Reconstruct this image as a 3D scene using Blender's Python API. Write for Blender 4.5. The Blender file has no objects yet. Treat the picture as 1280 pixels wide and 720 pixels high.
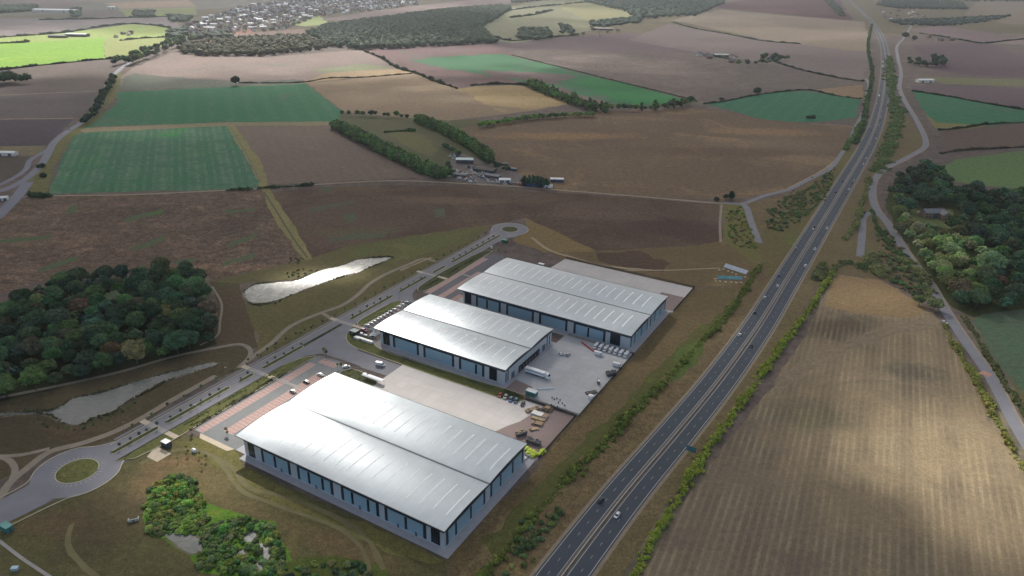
import math
EXPO=0.62; CLOUD_D=.075; CALT=700; CTH=24
# openings in the cloud deck: photo pixel of the sunlit ground, radii in metres, rotation, strength
HOLES=[(338,522,52,46,-.5,.95),(520,405,56,40,-.5,.62),(595,362,50,30,-.5,.5),(250,585,60,40,-.3,.6),(520,505,80,30,-.5,.75),
(1195,555,100,44,.25,.8),(1262,640,55,45,.3,.9),(1090,480,30,30,0,.4),(70,62,1400,520,0,.9),(690,15,900,450,0,.7),(900,40,900,300,0,.35),(250,35,600,500,0,.5),
(640,125,140,60,0,.5),(1080,370,60,35,0,.5),(400,345,60,25,.2,1),(230,630,45,30,0,.6),(330,680,30,25,0,.6),(1220,330,60,40,0,.6),(160,165,120,50,0,.5),(780,120,160,60,0,.5),(960,180,120,40,0,.4),(830,420,70,30,.5,.4)]
import bpy, bmesh, math, random
import numpy as np
from mathutils import Vector, Matrix
from mathutils.geometry import tessellate_polygon
random.seed(7); RNG=np.random.default_rng(11)
SC=bpy.context.scene; COL=SC.collection
# ---------------- camera (calibrated from the three warehouses) ----------------
F,PITCH,ROLL,YAW=901.0,0.42769168,0.02248485,-0.51998733
CH=231.0
def _basis():
    cp,sp=math.cos(PITCH),math.sin(PITCH)
    fwd=Vector((0,cp,-sp)); right=Vector((1,0,0)); up=right.cross(fwd)
    r=math.cos(ROLL)*right+math.sin(ROLL)*up; u=-math.sin(ROLL)*right+math.cos(ROLL)*up
    return r,u,fwd
CR,CU,CF=_basis()
def G(px,py,z=0.0):
    d=CF*F+CR*(px-640)+CU*(360-py); t=(CH-z)/-d.z
    return (d.x*t,d.y*t)
cam=bpy.data.cameras.new('camera'); camo=bpy.data.objects.new('camera',cam); COL.objects.link(camo)
cam.sensor_width=36; cam.lens=F/1280*36; cam.clip_end=60000; cam.clip_start=1
camo.matrix_world=Matrix(((CR.x,CU.x,-CF.x,0),(CR.y,CU.y,-CF.y,0),(CR.z,CU.z,-CF.z,CH),(0,0,0,1)))
SC.camera=camo
# estate frame: u along the long walls, v across
OX,OY=-137.145,297.079
AX=(math.cos(YAW),math.sin(YAW)); BX=(-math.sin(YAW),math.cos(YAW))
def L(u,v): return (OX+AX[0]*u+BX[0]*v, OY+AX[1]*u+BX[1]*v)
def toL(p): dx,dy=p[0]-OX,p[1]-OY; return (dx*AX[0]+dy*AX[1], dx*BX[0]+dy*BX[1])
# ---------------- colour ----------------
def lin(c):
    c/=255.0
    return c/12.92 if c<=0.04045 else ((c+0.055)/1.055)**2.4
SIG=HAZE_SIG=4.6e-5
HZ=(0.23,0.26,0.32)
KA=1.25
def desat(c,s=-.04):
    l=.3*c[0]+.6*c[1]+.1*c[2]; warm=max(0,c[0]-c[1])/max(c[0],1e-4)
    t=s+.10*warm
    return (c[0]*(1-t)+l*t,c[1]*(1-t)+l*t*1.02,c[2]*(1-t)+l*t)
def A(r,g,b,k=1.0): return desat(tuple(min(0.9,lin(x)*KA*k) for x in (r,g,b)))
def AD(rgb,dist,k=1.0):
    T=math.exp(-dist*HAZE_SIG); k*=1.0-.14*min(1,max(0,(dist-700)/900))
    return desat(tuple(min(0.85,max(0.008,(lin(x)-h*(1-T))/T*KA*k)) for x,h in zip(rgb,HZ)))
# ---------------- materials ----------------
class NB:
    def __init__(s,name):
        s.m=bpy.data.materials.new(name); s.m.use_nodes=True; s.t=s.m.node_tree; s.t.nodes.clear()
        s.out=s.n('ShaderNodeOutputMaterial'); s.bsdf=s.n('ShaderNodeBsdfPrincipled'); s.l(s.bsdf,'BSDF',s.out,'Surface')
        s.geo=None
    def n(s,t,**k):
        x=s.t.nodes.new(t)
        for a,b in k.items(): setattr(x,a,b)
        return x
    def l(s,a,ao,b,bi): s.t.links.new(a.outputs[ao],b.inputs[bi])
    def setc(s,c): s.bsdf.inputs['Base Color'].default_value=(*c,1)
    def pos(s):
        if not s.geo: s.geo=s.n('ShaderNodeNewGeometry')
        return s.geo
    def noise(s,size,detail=4,rough=0.6,src=None,dist=0.0):
        x=s.n('ShaderNodeTexNoise'); x.inputs['Scale'].default_value=1.0/size; x.inputs['Detail'].default_value=detail
        x.inputs['Roughness'].default_value=rough; x.inputs['Distortion'].default_value=dist
        if src: s.l(src[0],src[1],x,'Vector')
        else: s.l(s.pos(),'Position',x,'Vector')
        return x
    def ramp(s,node,out,a,b):
        x=s.n('ShaderNodeMapRange'); x.inputs['From Min'].default_value=a; x.inputs['From Max'].default_value=b
        s.l(node,out,x,'Value'); return x
    def mix(s,fac,ca,cb,bt='MIX'):
        x=s.n('ShaderNodeMix',data_type='RGBA',blend_type=bt)
        if isinstance(fac,(int,float)): x.inputs[0].default_value=fac
        else: s.l(fac[0],fac[1],x,0)
        for i,c in ((6,ca),(7,cb)):
            if isinstance(c,tuple) and not isinstance(c[0],bpy.types.Node): x.inputs[i].default_value=(*c,1)
            else: s.l(c[0],c[1],x,i)
        return (x,2)
    def math(s,op,a,b):
        x=s.n('ShaderNodeMath',operation=op)
        for i,v in ((0,a),(1,b)):
            if isinstance(v,(int,float)): x.inputs[i].default_value=v
            else: s.l(v[0],v[1],x,i)
        return (x,0)
    def base(s,c): s.l(c[0],c[1],s.bsdf,'Base Color')
    def bump(s,src,strength=0.3,dist=0.2):
        b=s.n('ShaderNodeBump'); b.inputs['Strength'].default_value=strength; b.inputs['Distance'].default_value=dist
        s.l(src[0],src[1],b,'Height'); s.l(b,'Normal',s.bsdf,'Normal')
def flat(name,c,rough=0.6,metal=0.0,var=0.12,size=4.0,spec=None):
    b=NB(name); n=b.noise(size,4); r=b.ramp(n,0,0.3,0.7)
    hi=tuple(min(0.95,x*(1+var)) for x in c); lo=tuple(x*(1-var) for x in c)
    b.base(b.mix((r,0),lo,hi)); b.bsdf.inputs['Roughness'].default_value=rough; b.bsdf.inputs['Metallic'].default_value=metal
    if spec is not None: b.bsdf.inputs['Specular IOR Level'].default_value=spec
    return b.m
def field_mat(name,c1,c2,c3=None,big=70,fine=4,stripe=None,stripe2=None,p3=(0.58,0.70),bump=0.3,aniso=None,seed=0,blobs=(),speck=.5,grain=1.1):
    b=NB(name)
    mp=b.n('ShaderNodeMapping'); b.l(b.pos(),'Position',mp,'Vector'); mp.inputs['Location'].default_value=(seed*137.1,seed*71.3,0)
    src=(mp,0)
    n1=b.noise(big,5,0.62,src,0.4); r1=b.ramp(n1,0,0.34,0.66)
    if aniso:
        ma=b.n('ShaderNodeMapping',vector_type='TEXTURE'); b.l(b.pos(),'Position',ma,'Vector'); ma.inputs['Rotation'].default_value=(0,0,aniso[0]); ma.inputs['Scale'].default_value=(aniso[1],1,1)
        n2=b.noise(fine,6,0.7,(ma,0),0.3)
    else: n2=b.noise(fine,6,0.7,src)
    r2=b.ramp(n2,0,0.3,0.7)
    f=b.math('ADD',b.math('MULTIPLY',(r1,0),0.55),b.math('MULTIPLY',(r2,0),0.45))
    c=b.mix(f,c1,c2)
    if c3:
        n3=b.noise(big*0.8,4,0.65,src,0.8)
        # offset so that the patches do not follow the first noise
        m3=b.n('ShaderNodeMapping'); b.l(b.pos(),'Position',m3,'Vector'); m3.inputs['Location'].default_value=(900+seed*33,-400,0)
        n3=b.noise(big*0.8,6,0.68,(m3,0),0.8); r3=b.ramp(n3,0,*p3)
        c=b.mix((r3,0),c,c3)
    for bx,by,rx,ry,rot,col,stg in blobs:
        m=b.n('ShaderNodeMapping',vector_type='TEXTURE'); b.l(b.pos(),'Position',m,'Vector'); m.inputs['Location'].default_value=(bx,by,0); m.inputs['Rotation'].default_value=(0,0,rot); m.inputs['Scale'].default_value=(rx,ry,1e6)
        ln=b.n('ShaderNodeVectorMath',operation='LENGTH'); b.l(m,0,ln,0)
        nn=b.noise(max(rx,ry)*.35,5,.65); d=b.math('ADD',(ln,'Value'),b.math('MULTIPLY',b.math('SUBTRACT',(nn,0),.5),1.6))
        rr=b.ramp(d[0],0,1.15,.45); c=b.mix(b.math('MULTIPLY',(rr,0),stg),c,col)
    for st in (stripe,stripe2):
        if not st: continue
        ang,sp,stg,col=st
        m=b.n('ShaderNodeMapping'); b.l(b.pos(),'Position',m,'Vector'); m.inputs['Rotation'].default_value=(0,0,-ang+math.pi/2)
        w=b.n('ShaderNodeTexWave'); w.inputs['Scale'].default_value=0.314/sp; w.inputs['Distortion'].default_value=.7 if sp<8 else 1.2
        w.inputs['Detail'].default_value=3; w.inputs['Detail Scale'].default_value=0.12 if sp<8 else 1.0; b.l(m,0,w,'Vector')
        ng=b.noise(25,3); rg=b.ramp(ng,0,0.35,0.6)
        rw=b.ramp(w,1,0.45,0.9)
        c=b.mix(b.math('MULTIPLY',b.math('MULTIPLY',(rw,0),(rg,0)),stg),c,col)
    n4=b.noise(grain,4,0.75); r4=b.ramp(n4,0,0.3,0.7)
    n5=b.noise(grain*3.3,4,0.7); r5=b.ramp(n5,0,0.35,0.65)
    c=b.mix(1.0,c,b.mix((r4,0),(1-speck*.75,)*3,(1+speck*.75,)*3),'MULTIPLY'); c=b.mix(1.0,c,b.mix((r5,0),(1-speck*.35,)*3,(1+speck*.35,)*3),'MULTIPLY')
    b.base(c); b.bsdf.inputs['Roughness'].default_value=0.95; b.bsdf.inputs['Specular IOR Level'].default_value=0.15
    b.bump((n2,0),bump,0.6)
    return b.m
def slab_mat(name,c,sx=6.0,rough=.82,stain=.22):
    b=NB(name); m=b.n('ShaderNodeMapping',vector_type='TEXTURE'); b.l(b.pos(),'Position',m,'Vector'); m.inputs['Rotation'].default_value=(0,0,YAW)
    br=b.n('ShaderNodeTexBrick'); br.offset=0; b.l(m,0,br,'Vector'); br.inputs['Scale'].default_value=1.0; br.inputs['Brick Width'].default_value=sx; br.inputs['Row Height'].default_value=sx; br.inputs['Mortar Size'].default_value=.06
    br.inputs['Color1'].default_value=(*[x*1.05 for x in c],1); br.inputs['Color2'].default_value=(*[x*.95 for x in c],1); br.inputs['Mortar'].default_value=(*[x*.72 for x in c],1)
    n=b.noise(14,5,.65); r=b.ramp(n,0,.38,.68); cc=b.mix(b.math('MULTIPLY',(r,0),stain*1.6),(br,'Color'),(c[0]*.80,c[1]*.76,c[2]*.72))
    ms=b.n('ShaderNodeMapping',vector_type='TEXTURE'); b.l(b.pos(),'Position',ms,'Vector'); ms.inputs['Rotation'].default_value=(0,0,YAW+.15); ms.inputs['Scale'].default_value=(9,1,1)
    n2=b.noise(2.2,4,.7,(ms,0),.5); r2=b.ramp(n2,0,.52,.75); cc=b.mix(b.math('MULTIPLY',(r2,0),stain),cc,tuple(x*.55 for x in c))
    b.base(cc); b.bsdf.inputs['Roughness'].default_value=rough; return b.m
def leaf_mat(name):
    b=NB(name); oi=b.n('ShaderNodeObjectInfo')
    n=b.noise(1.6,3,0.6); r=b.ramp(n,0,0.3,0.7)
    hs=b.n('ShaderNodeHueSaturation'); b.l(oi,'Color',hs,'Color')
    rnd=b.n('ShaderNodeMapRange'); rnd.inputs['To Min'].default_value=0.475; rnd.inputs['To Max'].default_value=0.515; b.l(oi,'Random',rnd,'Value'); b.l(rnd,0,hs,'Hue')
    rv=b.n('ShaderNodeMapRange'); rv.inputs['To Min'].default_value=0.7; rv.inputs['To Max'].default_value=1.25
    m2=b.math('FRACT',b.math('MULTIPLY',(oi,'Random'),7.31),0.0); b.l(m2[0],0,rv,'Value'); b.l(rv,0,hs,'Value')
    at=b.n('ShaderNodeAttribute',attribute_name='tint'); c=b.mix((r,0),(0.72,0.76,0.80),(1.25,1.2,1.05))
    c=b.mix(1.0,(hs,0),c,'MULTIPLY'); c=b.mix(1.0,c,(at,'Color'),'MULTIPLY')
    b.base(c); b.bsdf.inputs['Roughness'].default_value=0.75; b.bsdf.inputs['Specular IOR Level'].default_value=0.2
    # thin leaves let a little light through
    tr=b.n('ShaderNodeBsdfTranslucent'); b.l(c[0],c[1],tr,'Color'); mx=b.n('ShaderNodeMixShader'); mx.inputs[0].default_value=0.25
    b.l(b.bsdf,'BSDF',mx,1); b.l(tr,0,mx,2); b.l(mx,0,b.out,'Surface')
    return b.m
def paint_mat(name,rough=0.35,metal=0.0):
    b=NB(name); oi=b.n('ShaderNodeObjectInfo'); n=b.noise(0.8,3); r=b.ramp(n,0,0.3,0.7)
    c=b.mix((r,0),(0.46,0.46,0.46),(0.54,0.54,0.54)); c=b.mix(0.6,(oi,'Color'),c,'OVERLAY'); b.base(c)
    b.bsdf.inputs['Roughness'].default_value=rough; b.bsdf.inputs['Metallic'].default_value=metal
    return b.m
# ---------------- objects ----------------
def tag(o,label=None,cat=None,group=None,kind=None):
    if label: o['label']=label
    if cat: o['category']=cat
    if group: o['group']=group
    if kind: o['kind']=kind
    return o
def empty(name,loc,rz=0,label=None,cat=None,group=None):
    o=bpy.data.objects.new(name,None); COL.objects.link(o); o.location=(loc[0],loc[1],loc[2] if len(loc)>2 else 0); o.rotation_euler=(0,0,rz)
    return tag(o,label,cat,group)
def mesh(name,verts,faces,mats,fm=None,smooth=False):
    me=bpy.data.meshes.new(name); me.from_pydata([tuple(v) for v in verts],[],[tuple(f) for f in faces])
    for m in (mats if isinstance(mats,(list,tuple)) else [mats]): me.materials.append(m)
    if fm is not None: me.polygons.foreach_set('material_index',np.asarray(fm,dtype=np.int32))
    if smooth: me.polygons.foreach_set('use_smooth',np.ones(len(me.polygons),dtype=bool))
    me.update(); return me
def obj(name,me,parent=None,loc=(0,0,0),rz=0,color=None,scale=None):
    o=bpy.data.objects.new(name,me); COL.objects.link(o); o.location=(loc[0],loc[1],loc[2] if len(loc)>2 else 0); o.rotation_euler=(0,0,rz)
    if parent: o.parent=parent
    if color: o.color=(*color,1)
    if scale: o.scale=scale
    return o
class MB:
    def __init__(s): s.v=[]; s.f=[]; s.m=[]
    def quad(s,pts,mi=0):
        i=len(s.v); s.v+=[tuple(p) for p in pts]; s.f.append(tuple(range(i,i+len(pts)))); s.m.append(mi)
    def box(s,x0,x1,y0,y1,z0,z1,mi=0,top=None,rot=0,cx=0,cy=0):
        P=[(x0,y0,z0),(x1,y0,z0),(x1,y1,z0),(x0,y1,z0),(x0,y0,z1),(x1,y0,z1),(x1,y1,z1),(x0,y1,z1)]
        if rot: c,n=math.cos(rot),math.sin(rot); P=[(cx+(x-cx)*c-(y-cy)*n,cy+(x-cx)*n+(y-cy)*c,z) for x,y,z in P]
        i=len(s.v); s.v+=P
        for k,q in enumerate([(0,3,2,1),(4,5,6,7),(0,1,5,4),(1,2,6,5),(2,3,7,6),(3,0,4,7)]):
            s.f.append(tuple(i+j for j in q)); s.m.append(top if (k==1 and top is not None) else mi)
        return s
    def loft(s,secs,mi=0,cap=True):
        i0=len(s.v); n=len(secs[0])
        for sec in secs: s.v+=[tuple(p) for p in sec]
        for k in range(len(secs)-1):
            for j in range(n):
                a=i0+k*n+j; b=i0+k*n+(j+1)%n
                s.f.append((a,b,b+n,a+n)); s.m.append(mi)
        if cap:
            s.f.append(tuple(i0+j for j in range(n-1,-1,-1))); s.m.append(mi)
            s.f.append(tuple(i0+(len(secs)-1)*n+j for j in range(n))); s.m.append(mi)
        return s
    def cyl(s,p0,p1,r0,r1=None,n=10,mi=0):
        r1=r0 if r1 is None else r1; p0=Vector(p0); p1=Vector(p1); d=(p1-p0).normalized()
        a=d.orthogonal().normalized(); b=d.cross(a)
        return s.loft([[p+(a*math.cos(t*2*math.pi/n)+b*math.sin(t*2*math.pi/n))*r for t in range(n)] for p,r in ((p0,r0),(p1,r1))],mi)
    def build(s,name,mats,smooth=False): return mesh(name,s.v,s.f,mats,s.m,smooth)
def struct(o): o['kind']='structure'; return o
def resample(pts,step,closed=True,jit=0.0,seed=1):
    rg=random.Random(seed); out=[]; n=len(pts); rng=range(n if closed else n-1)
    for i in rng:
        a=pts[i]; b=pts[(i+1)%n]; d=math.dist(a,b); k=max(1,min(60,int(d/step)))
        for j in range(k):
            t=j/k; x=a[0]+(b[0]-a[0])*t; y=a[1]+(b[1]-a[1])*t
            if jit and (j>0): x+=rg.gauss(0,jit); y+=rg.gauss(0,jit)
            out.append((x,y))
    if not closed: out.append(pts[-1])
    return out
def cr(pts,step=6,closed=False):
    P=[Vector(p).to_2d() if len(p)>2 else Vector(p) for p in pts]; n=len(P); out=[]
    rng=range(n) if closed else range(n-1)
    for i in rng:
        if closed: p0,p1,p2,p3=P[(i-1)%n],P[i],P[(i+1)%n],P[(i+2)%n]
        else: p1,p2=P[i],P[i+1]; p0=P[i-1] if i>0 else p1*2-p2; p3=P[i+2] if i+2<n else p2*2-p1
        # centripetal
        def tj(t,a,b): return t+max(1e-3,(b-a).length**0.5)
        t0=0; t1=tj(t0,p0,p1); t2=tj(t1,p1,p2); t3=tj(t2,p2,p3)
        k=max(2,int((p2-p1).length/step))
        for j in range(k):
            t=t1+(t2-t1)*j/k
            a1=p0*((t1-t)/(t1-t0))+p1*((t-t0)/(t1-t0)); a2=p1*((t2-t)/(t2-t1))+p2*((t-t1)/(t2-t1)); a3=p2*((t3-t)/(t3-t2))+p3*((t-t2)/(t3-t2))
            b1=a1*((t2-t)/(t2-t0))+a2*((t-t0)/(t2-t0)); b2=a2*((t3-t)/(t3-t1))+a3*((t-t1)/(t3-t1))
            c=b1*((t2-t)/(t2-t1))+b2*((t-t1)/(t2-t1)); out.append((c.x,c.y))
    if not closed: out.append(tuple(P[-1]))
    return out
LV=0.03; POLYN=[0]
def poly(name,pts,lv,mat,jit=0.0,step=10,smooth=False,kind='structure'):
    if smooth: pts=cr(pts,step,True)
    elif jit: pts=resample(pts,step,True,jit,len(pts)+int(abs(pts[0][0])))
    v=[Vector((x,y,0)) for x,y in pts]; tri=tessellate_polygon([v]); z=lv*LV+(POLYN[0]%12)*.0022*(lv<6); POLYN[0]+=1
    fs=[]
    for t in tri:
        a,b,c=(v[i] for i in t)
        fs.append(t if (b-a).cross(c-a).z>0 else (t[0],t[2],t[1]))
    o=obj(name,mesh(name,[(p.x,p.y,z) for p in v],fs,mat)); o['kind']=kind; return o
def PG(*xy,z=0): return [G(x,y,z) for x,y in xy]
def offs(pts,d):
    out=[]; n=len(pts)
    for i in range(n):
        a=Vector(pts[max(0,i-1)]); b=Vector(pts[min(n-1,i+1)]); t=(b-a).normalized(); out.append((pts[i][0]-t.y*d,pts[i][1]+t.x*d))
    return out   # +d = left of travel
def ribbon(name,pts,w,lv,mat,z=None,step=6,raw=False,o0=None,o1=None,h=0,kind='structure',jit=0):
    c=pts if raw else cr(pts,step)
    a=offs(c,o0 if o0 is not None else w/2); b=offs(c,o1 if o1 is not None else -w/2)
    if jit:
        rg=random.Random(len(pts)); a=[(x+rg.gauss(0,jit),y+rg.gauss(0,jit)) for x,y in a]; b=[(x+rg.gauss(0,jit),y+rg.gauss(0,jit)) for x,y in b]
    if z is None: z=lv*LV+(POLYN[0]%9)*.002; POLYN[0]+=1
    n=len(c); V=[]; Fc=[]
    if not h:
        V=[(x,y,z) for x,y in a]+[(x,y,z) for x,y in b]
        Fc=[(n+i,n+i+1,i+1,i) for i in range(n-1)]
    else:
        V=[(x,y,z) for x,y in a]+[(x,y,z+h) for x,y in a]+[(x,y,z+h) for x,y in b]+[(x,y,z) for x,y in b]
        for i in range(n-1):
            for k in range(3): Fc.append((k*n+i,k*n+i+1,(k+1)*n+i+1,(k+1)*n+i)[::-1])
        Fc+=[(0,n,2*n,3*n),(n-1,4*n-1,3*n-1,2*n-1)]
    o=obj(name,mesh(name,V,Fc,mat));
    if kind: o['kind']=kind
    return o
def inpoly(p,poly):
    x,y=p; c=False; n=len(poly); j=n-1
    for i in range(n):
        xi,yi=poly[i]; xj,yj=poly[j]
        if (yi>y)!=(yj>y) and x<(xj-xi)*(y-yi)/(yj-yi)+xi: c=not c
        j=i
    return c
def scatter(poly_,dmin,maxn=10000,seed=3,tries=30):
    rg=random.Random(seed); xs=[p[0] for p in poly_]; ys=[p[1] for p in poly_]
    area=abs(sum(poly_[i-1][0]*poly_[i][1]-poly_[i][0]*poly_[i-1][1] for i in range(len(poly_))))/2
    want=min(maxn,int(area/(dmin*dmin)*1.1)); out=[]; grid={}
    for _ in range(want*tries):
        if len(out)>=want: break
        p=(rg.uniform(min(xs),max(xs)),rg.uniform(min(ys),max(ys)))
        if not inpoly(p,poly_): continue
        gx,gy=int(p[0]//dmin),int(p[1]//dmin); ok=True
        for i in (-1,0,1):
            for j in (-1,0,1):
                for q in grid.get((gx+i,gy+j),()):
                    if (q[0]-p[0])**2+(q[1]-p[1])**2<dmin*dmin: ok=False
        if ok: out.append(p); grid.setdefault((gx,gy),[]).append(p)
    return out
# ---------------- foliage ----------------
def ico(sub):
    bm=bmesh.new(); bmesh.ops.create_icosphere(bm,subdivisions=sub,radius=1); v=np.array([x.co[:] for x in bm.verts]); f=np.array([[y.index for y in x.verts] for x in bm.faces]); bm.free(); return v,f
ICO={1:ico(1),2:ico(2),3:ico(3)}
def fast_mesh(name,V,tri=None,quads=None,mat=None,tint=None):
    me=bpy.data.meshes.new(name); V=np.asarray(V,dtype=np.float32)
    nt=0 if tri is None else len(tri); nq=0 if quads is None else len(quads)
    me.vertices.add(len(V)); me.vertices.foreach_set('co',V.ravel())
    li=[]; 
    if nt: li.append(np.asarray(tri,dtype=np.int32).ravel())
    if nq: li.append(np.asarray(quads,dtype=np.int32).ravel())
    li=np.concatenate(li); me.loops.add(len(li)); me.loops.foreach_set('vertex_index',li)
    me.polygons.add(nt+nq); ls=np.concatenate([np.arange(nt)*3,nt*3+np.arange(nq)*4]).astype(np.int32)
    lt=np.concatenate([np.full(nt,3),np.full(nq,4)]).astype(np.int32)
    me.polygons.foreach_set('loop_start',ls); me.polygons.foreach_set('loop_total',lt)
    if mat: me.materials.append(mat)
    if tint is not None:
        a=me.color_attributes.new('tint','FLOAT_COLOR','POINT'); a.data.foreach_set('color',np.concatenate([tint,np.ones((len(tint),1))],1).astype(np.float32).ravel())
    me.update(calc_edges=True); return me
def foliage(name,lobes,leaf,dens,mat,seed=0,core=0.82,sub=2,low=-0.35,bump=0.22,tints=None):
    rg=np.random.default_rng(seed); Vs=[];Ts=[];Qs=[];Cs=[];off=0
    iv,jf=ICO[sub]
    lobes=np.asarray(lobes,dtype=float)
    tn=rg.uniform(.78,1.25,len(lobes))[:,None]*(1+rg.normal(0,.05,(len(lobes),3)))
    if tints is not None: tn=tn*np.asarray(tints)
    if core:
        for li,l in enumerate(lobes):
            Cs.append(np.repeat(tn[li:li+1],len(iv),0))
            k=1+bump*np.sin(iv@rg.normal(0,2.6,3)+rg.uniform(0,6))*np.sin(iv@rg.normal(0,3.4,3)+rg.uniform(0,6))+rg.normal(0,0.07,len(iv))
            Vs.append(iv*k[:,None]*l[3:6]*core+l[:3]); Ts.append(jf+off); off+=len(iv)
    if dens>0:
        area=4*np.pi*((((lobes[:,3]*lobes[:,4])**1.6+(lobes[:,3]*lobes[:,5])**1.6+(lobes[:,4]*lobes[:,5])**1.6)/3)**(1/1.6))
        cnt=np.maximum(3,(area*dens).astype(int)); idx=np.repeat(np.arange(len(lobes)),cnt); n=len(idx)
        d=rg.normal(size=(n,3)); d/=np.linalg.norm(d,axis=1)[:,None]
        flip=d[:,2]<low; d[flip,2]*=-1
        P=lobes[idx,:3]+d*lobes[idx,3:6]*(rg.uniform(0.82,1.12,n)**1)[:,None]
        nn=d*0.8+rg.normal(0,0.55,(n,3)); nn[:,2]+=0.25; nn/=np.linalg.norm(nn,axis=1)[:,None]
        t=np.cross(nn,rg.normal(size=(n,3))); t/=np.linalg.norm(t,axis=1)[:,None]; b=np.cross(nn,t)
        s=leaf*rg.uniform(0.55,1.35,n)[:,None]; s2=s*rg.uniform(0.6,1,n)[:,None]
        Q=np.stack([P-t*s-b*s2*0.4,P+t*s*0.3-b*s2,P+t*s+b*s2*0.4,P-t*s*0.3+b*s2],1).reshape(-1,3)
        Cs.append(np.repeat(tn[idx]*rg.uniform(.8,1.25,(n,1)),4,0)); Vs.append(Q); Qs.append((np.arange(n*4)+off).reshape(-1,4)); off+=n*4
    return fast_mesh(name,np.concatenate(Vs),np.concatenate(Ts) if Ts else None,np.concatenate(Qs) if Qs else None,mat,np.concatenate(Cs))
M={}
M['leaf']=leaf_mat('leaves')
M['bark']=flat('bark',(0.09,0.07,0.05),0.9)
def crown_lobes(seed,R,z0,z1,n,kind='broad'):
    rg=random.Random(seed); out=[]
    H=z1-z0; cz=(z0+z1)/2
    if kind=='broad':
        out.append((0,0,cz,R*.62,R*.62,H*.40))
        for i in range(n):
            a=i*2.399+rg.uniform(-.3,.3); k=(i+.5)/n; zz=1-k*1.35; rr=math.sqrt(max(0.05,1-zz*zz))*rg.uniform(.6,.82)
            s=R*rg.uniform(.24,.40)
            out.append((math.cos(a)*R*rr,math.sin(a)*R*rr,cz+zz*H*.36,s,s*rg.uniform(.85,1.1),s*rg.uniform(.7,.9)))
    elif kind=='tall':
        for i in range(n):
            k=i/(n-1); a=i*2.4; w=R*(0.45+0.55*math.sin(math.pi*min(1,k*.75+.2)))
            out.append((math.cos(a)*w*.35,math.sin(a)*w*.35,z0+H*(.08+.86*k),w*rg.uniform(.5,.75),w*rg.uniform(.5,.75),H/n*1.3))
    elif kind=='bush':
        for i in range(n):
            a=rg.uniform(0,6.28); d=math.sqrt(rg.random())*R*.7; s=R*rg.uniform(.28,.5)
            out.append((math.cos(a)*d,math.sin(a)*d,s*.6+rg.uniform(0,.35)*H*(1-d/R),s,s*rg.uniform(.8,1.2),s*rg.uniform(.8,1.1)))
    return out
def trunk_mesh(h,r,seed):
    mb=MB(); rg=random.Random(seed); mb.cyl((0,0,-.3),(0,0,h*.6),r,r*.6,8)
    for i in range(5):
        a=i*1.26+rg.uniform(-.3,.3); l=h*.42
        mb.cyl((0,0,h*(.35+.05*i)),(math.cos(a)*l*.7,math.sin(a)*l*.7,h*(.35+.05*i)+l*.8),r*.4,r*.12,6)
    return mb.build('trunk',M['bark'],True)
PROTO={}; PL={}
for i in range(5):
    PL['broad%d'%i]=crown_lobes(10+i,5.9,2.0,12.5-i*.4,11,'broad'); PROTO['broad%d'%i]=(foliage('crown',crown_lobes(10+i,5.9,2.0,12.5-i*.4,26+i,'broad'),0.60,1.1,M['leaf'],i),trunk_mesh(11,.35,i))
for i in range(2):
    PL['tall%d'%i]=crown_lobes(30+i,4.6,.8,13.5,8,'tall'); PROTO['tall%d'%i]=(foliage('crown',crown_lobes(30+i,4.6,.8,13.5,13,'tall'),0.5,1.1,M['leaf'],50+i),trunk_mesh(10,.28,i+8))
for i in range(4):
    PL['bush%d'%i]=crown_lobes(40+i,2.4,0,3,5,'bush'); PROTO['bush%d'%i]=(foliage('foliage',crown_lobes(40+i,2.4,0,3,9,'bush'),0.30,3.4,M['leaf'],70+i,core=.75),None)
for i in range(2):
    PROTO['sap%d'%i]=(foliage('crown',crown_lobes(60+i,1.15,1.5,4.4,7,'broad'),0.24,6,M['leaf'],90+i,core=.55,sub=1),None)
mb=MB(); mb.cyl((0,0,0),(0,0,3.0),.07,.04,6); SAPSTEM=mb.build('trunk',M['bark'])
PLANT_N=0
PEND=[]
def tree(p,kind,s,color,label,group,name='tree',hs=1.0,cat='tree'):
    PEND.append((p,kind,s,tuple(max(.004,x*random.uniform(.8,1.2)) for x in color),label,group,name,hs,cat,random.uniform(0,6.28)))
def place(q):
    p,kind,s,jc,label,group,name,hs,cat,rz=q; c,t=PROTO[kind]
    if kind.startswith('bush'):
        o=obj(name,c,None,(p[0],p[1],0),rz,jc,(s,s,s*hs)); return tag(o,label,cat,group)
    r=empty(name,(p[0],p[1],0),rz,label,cat,group); r.scale=(s,s,s*hs)
    obj('crown',c,r,color=jc); obj('trunk',SAPSTEM if kind.startswith('sap') else t,r); return r
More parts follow.
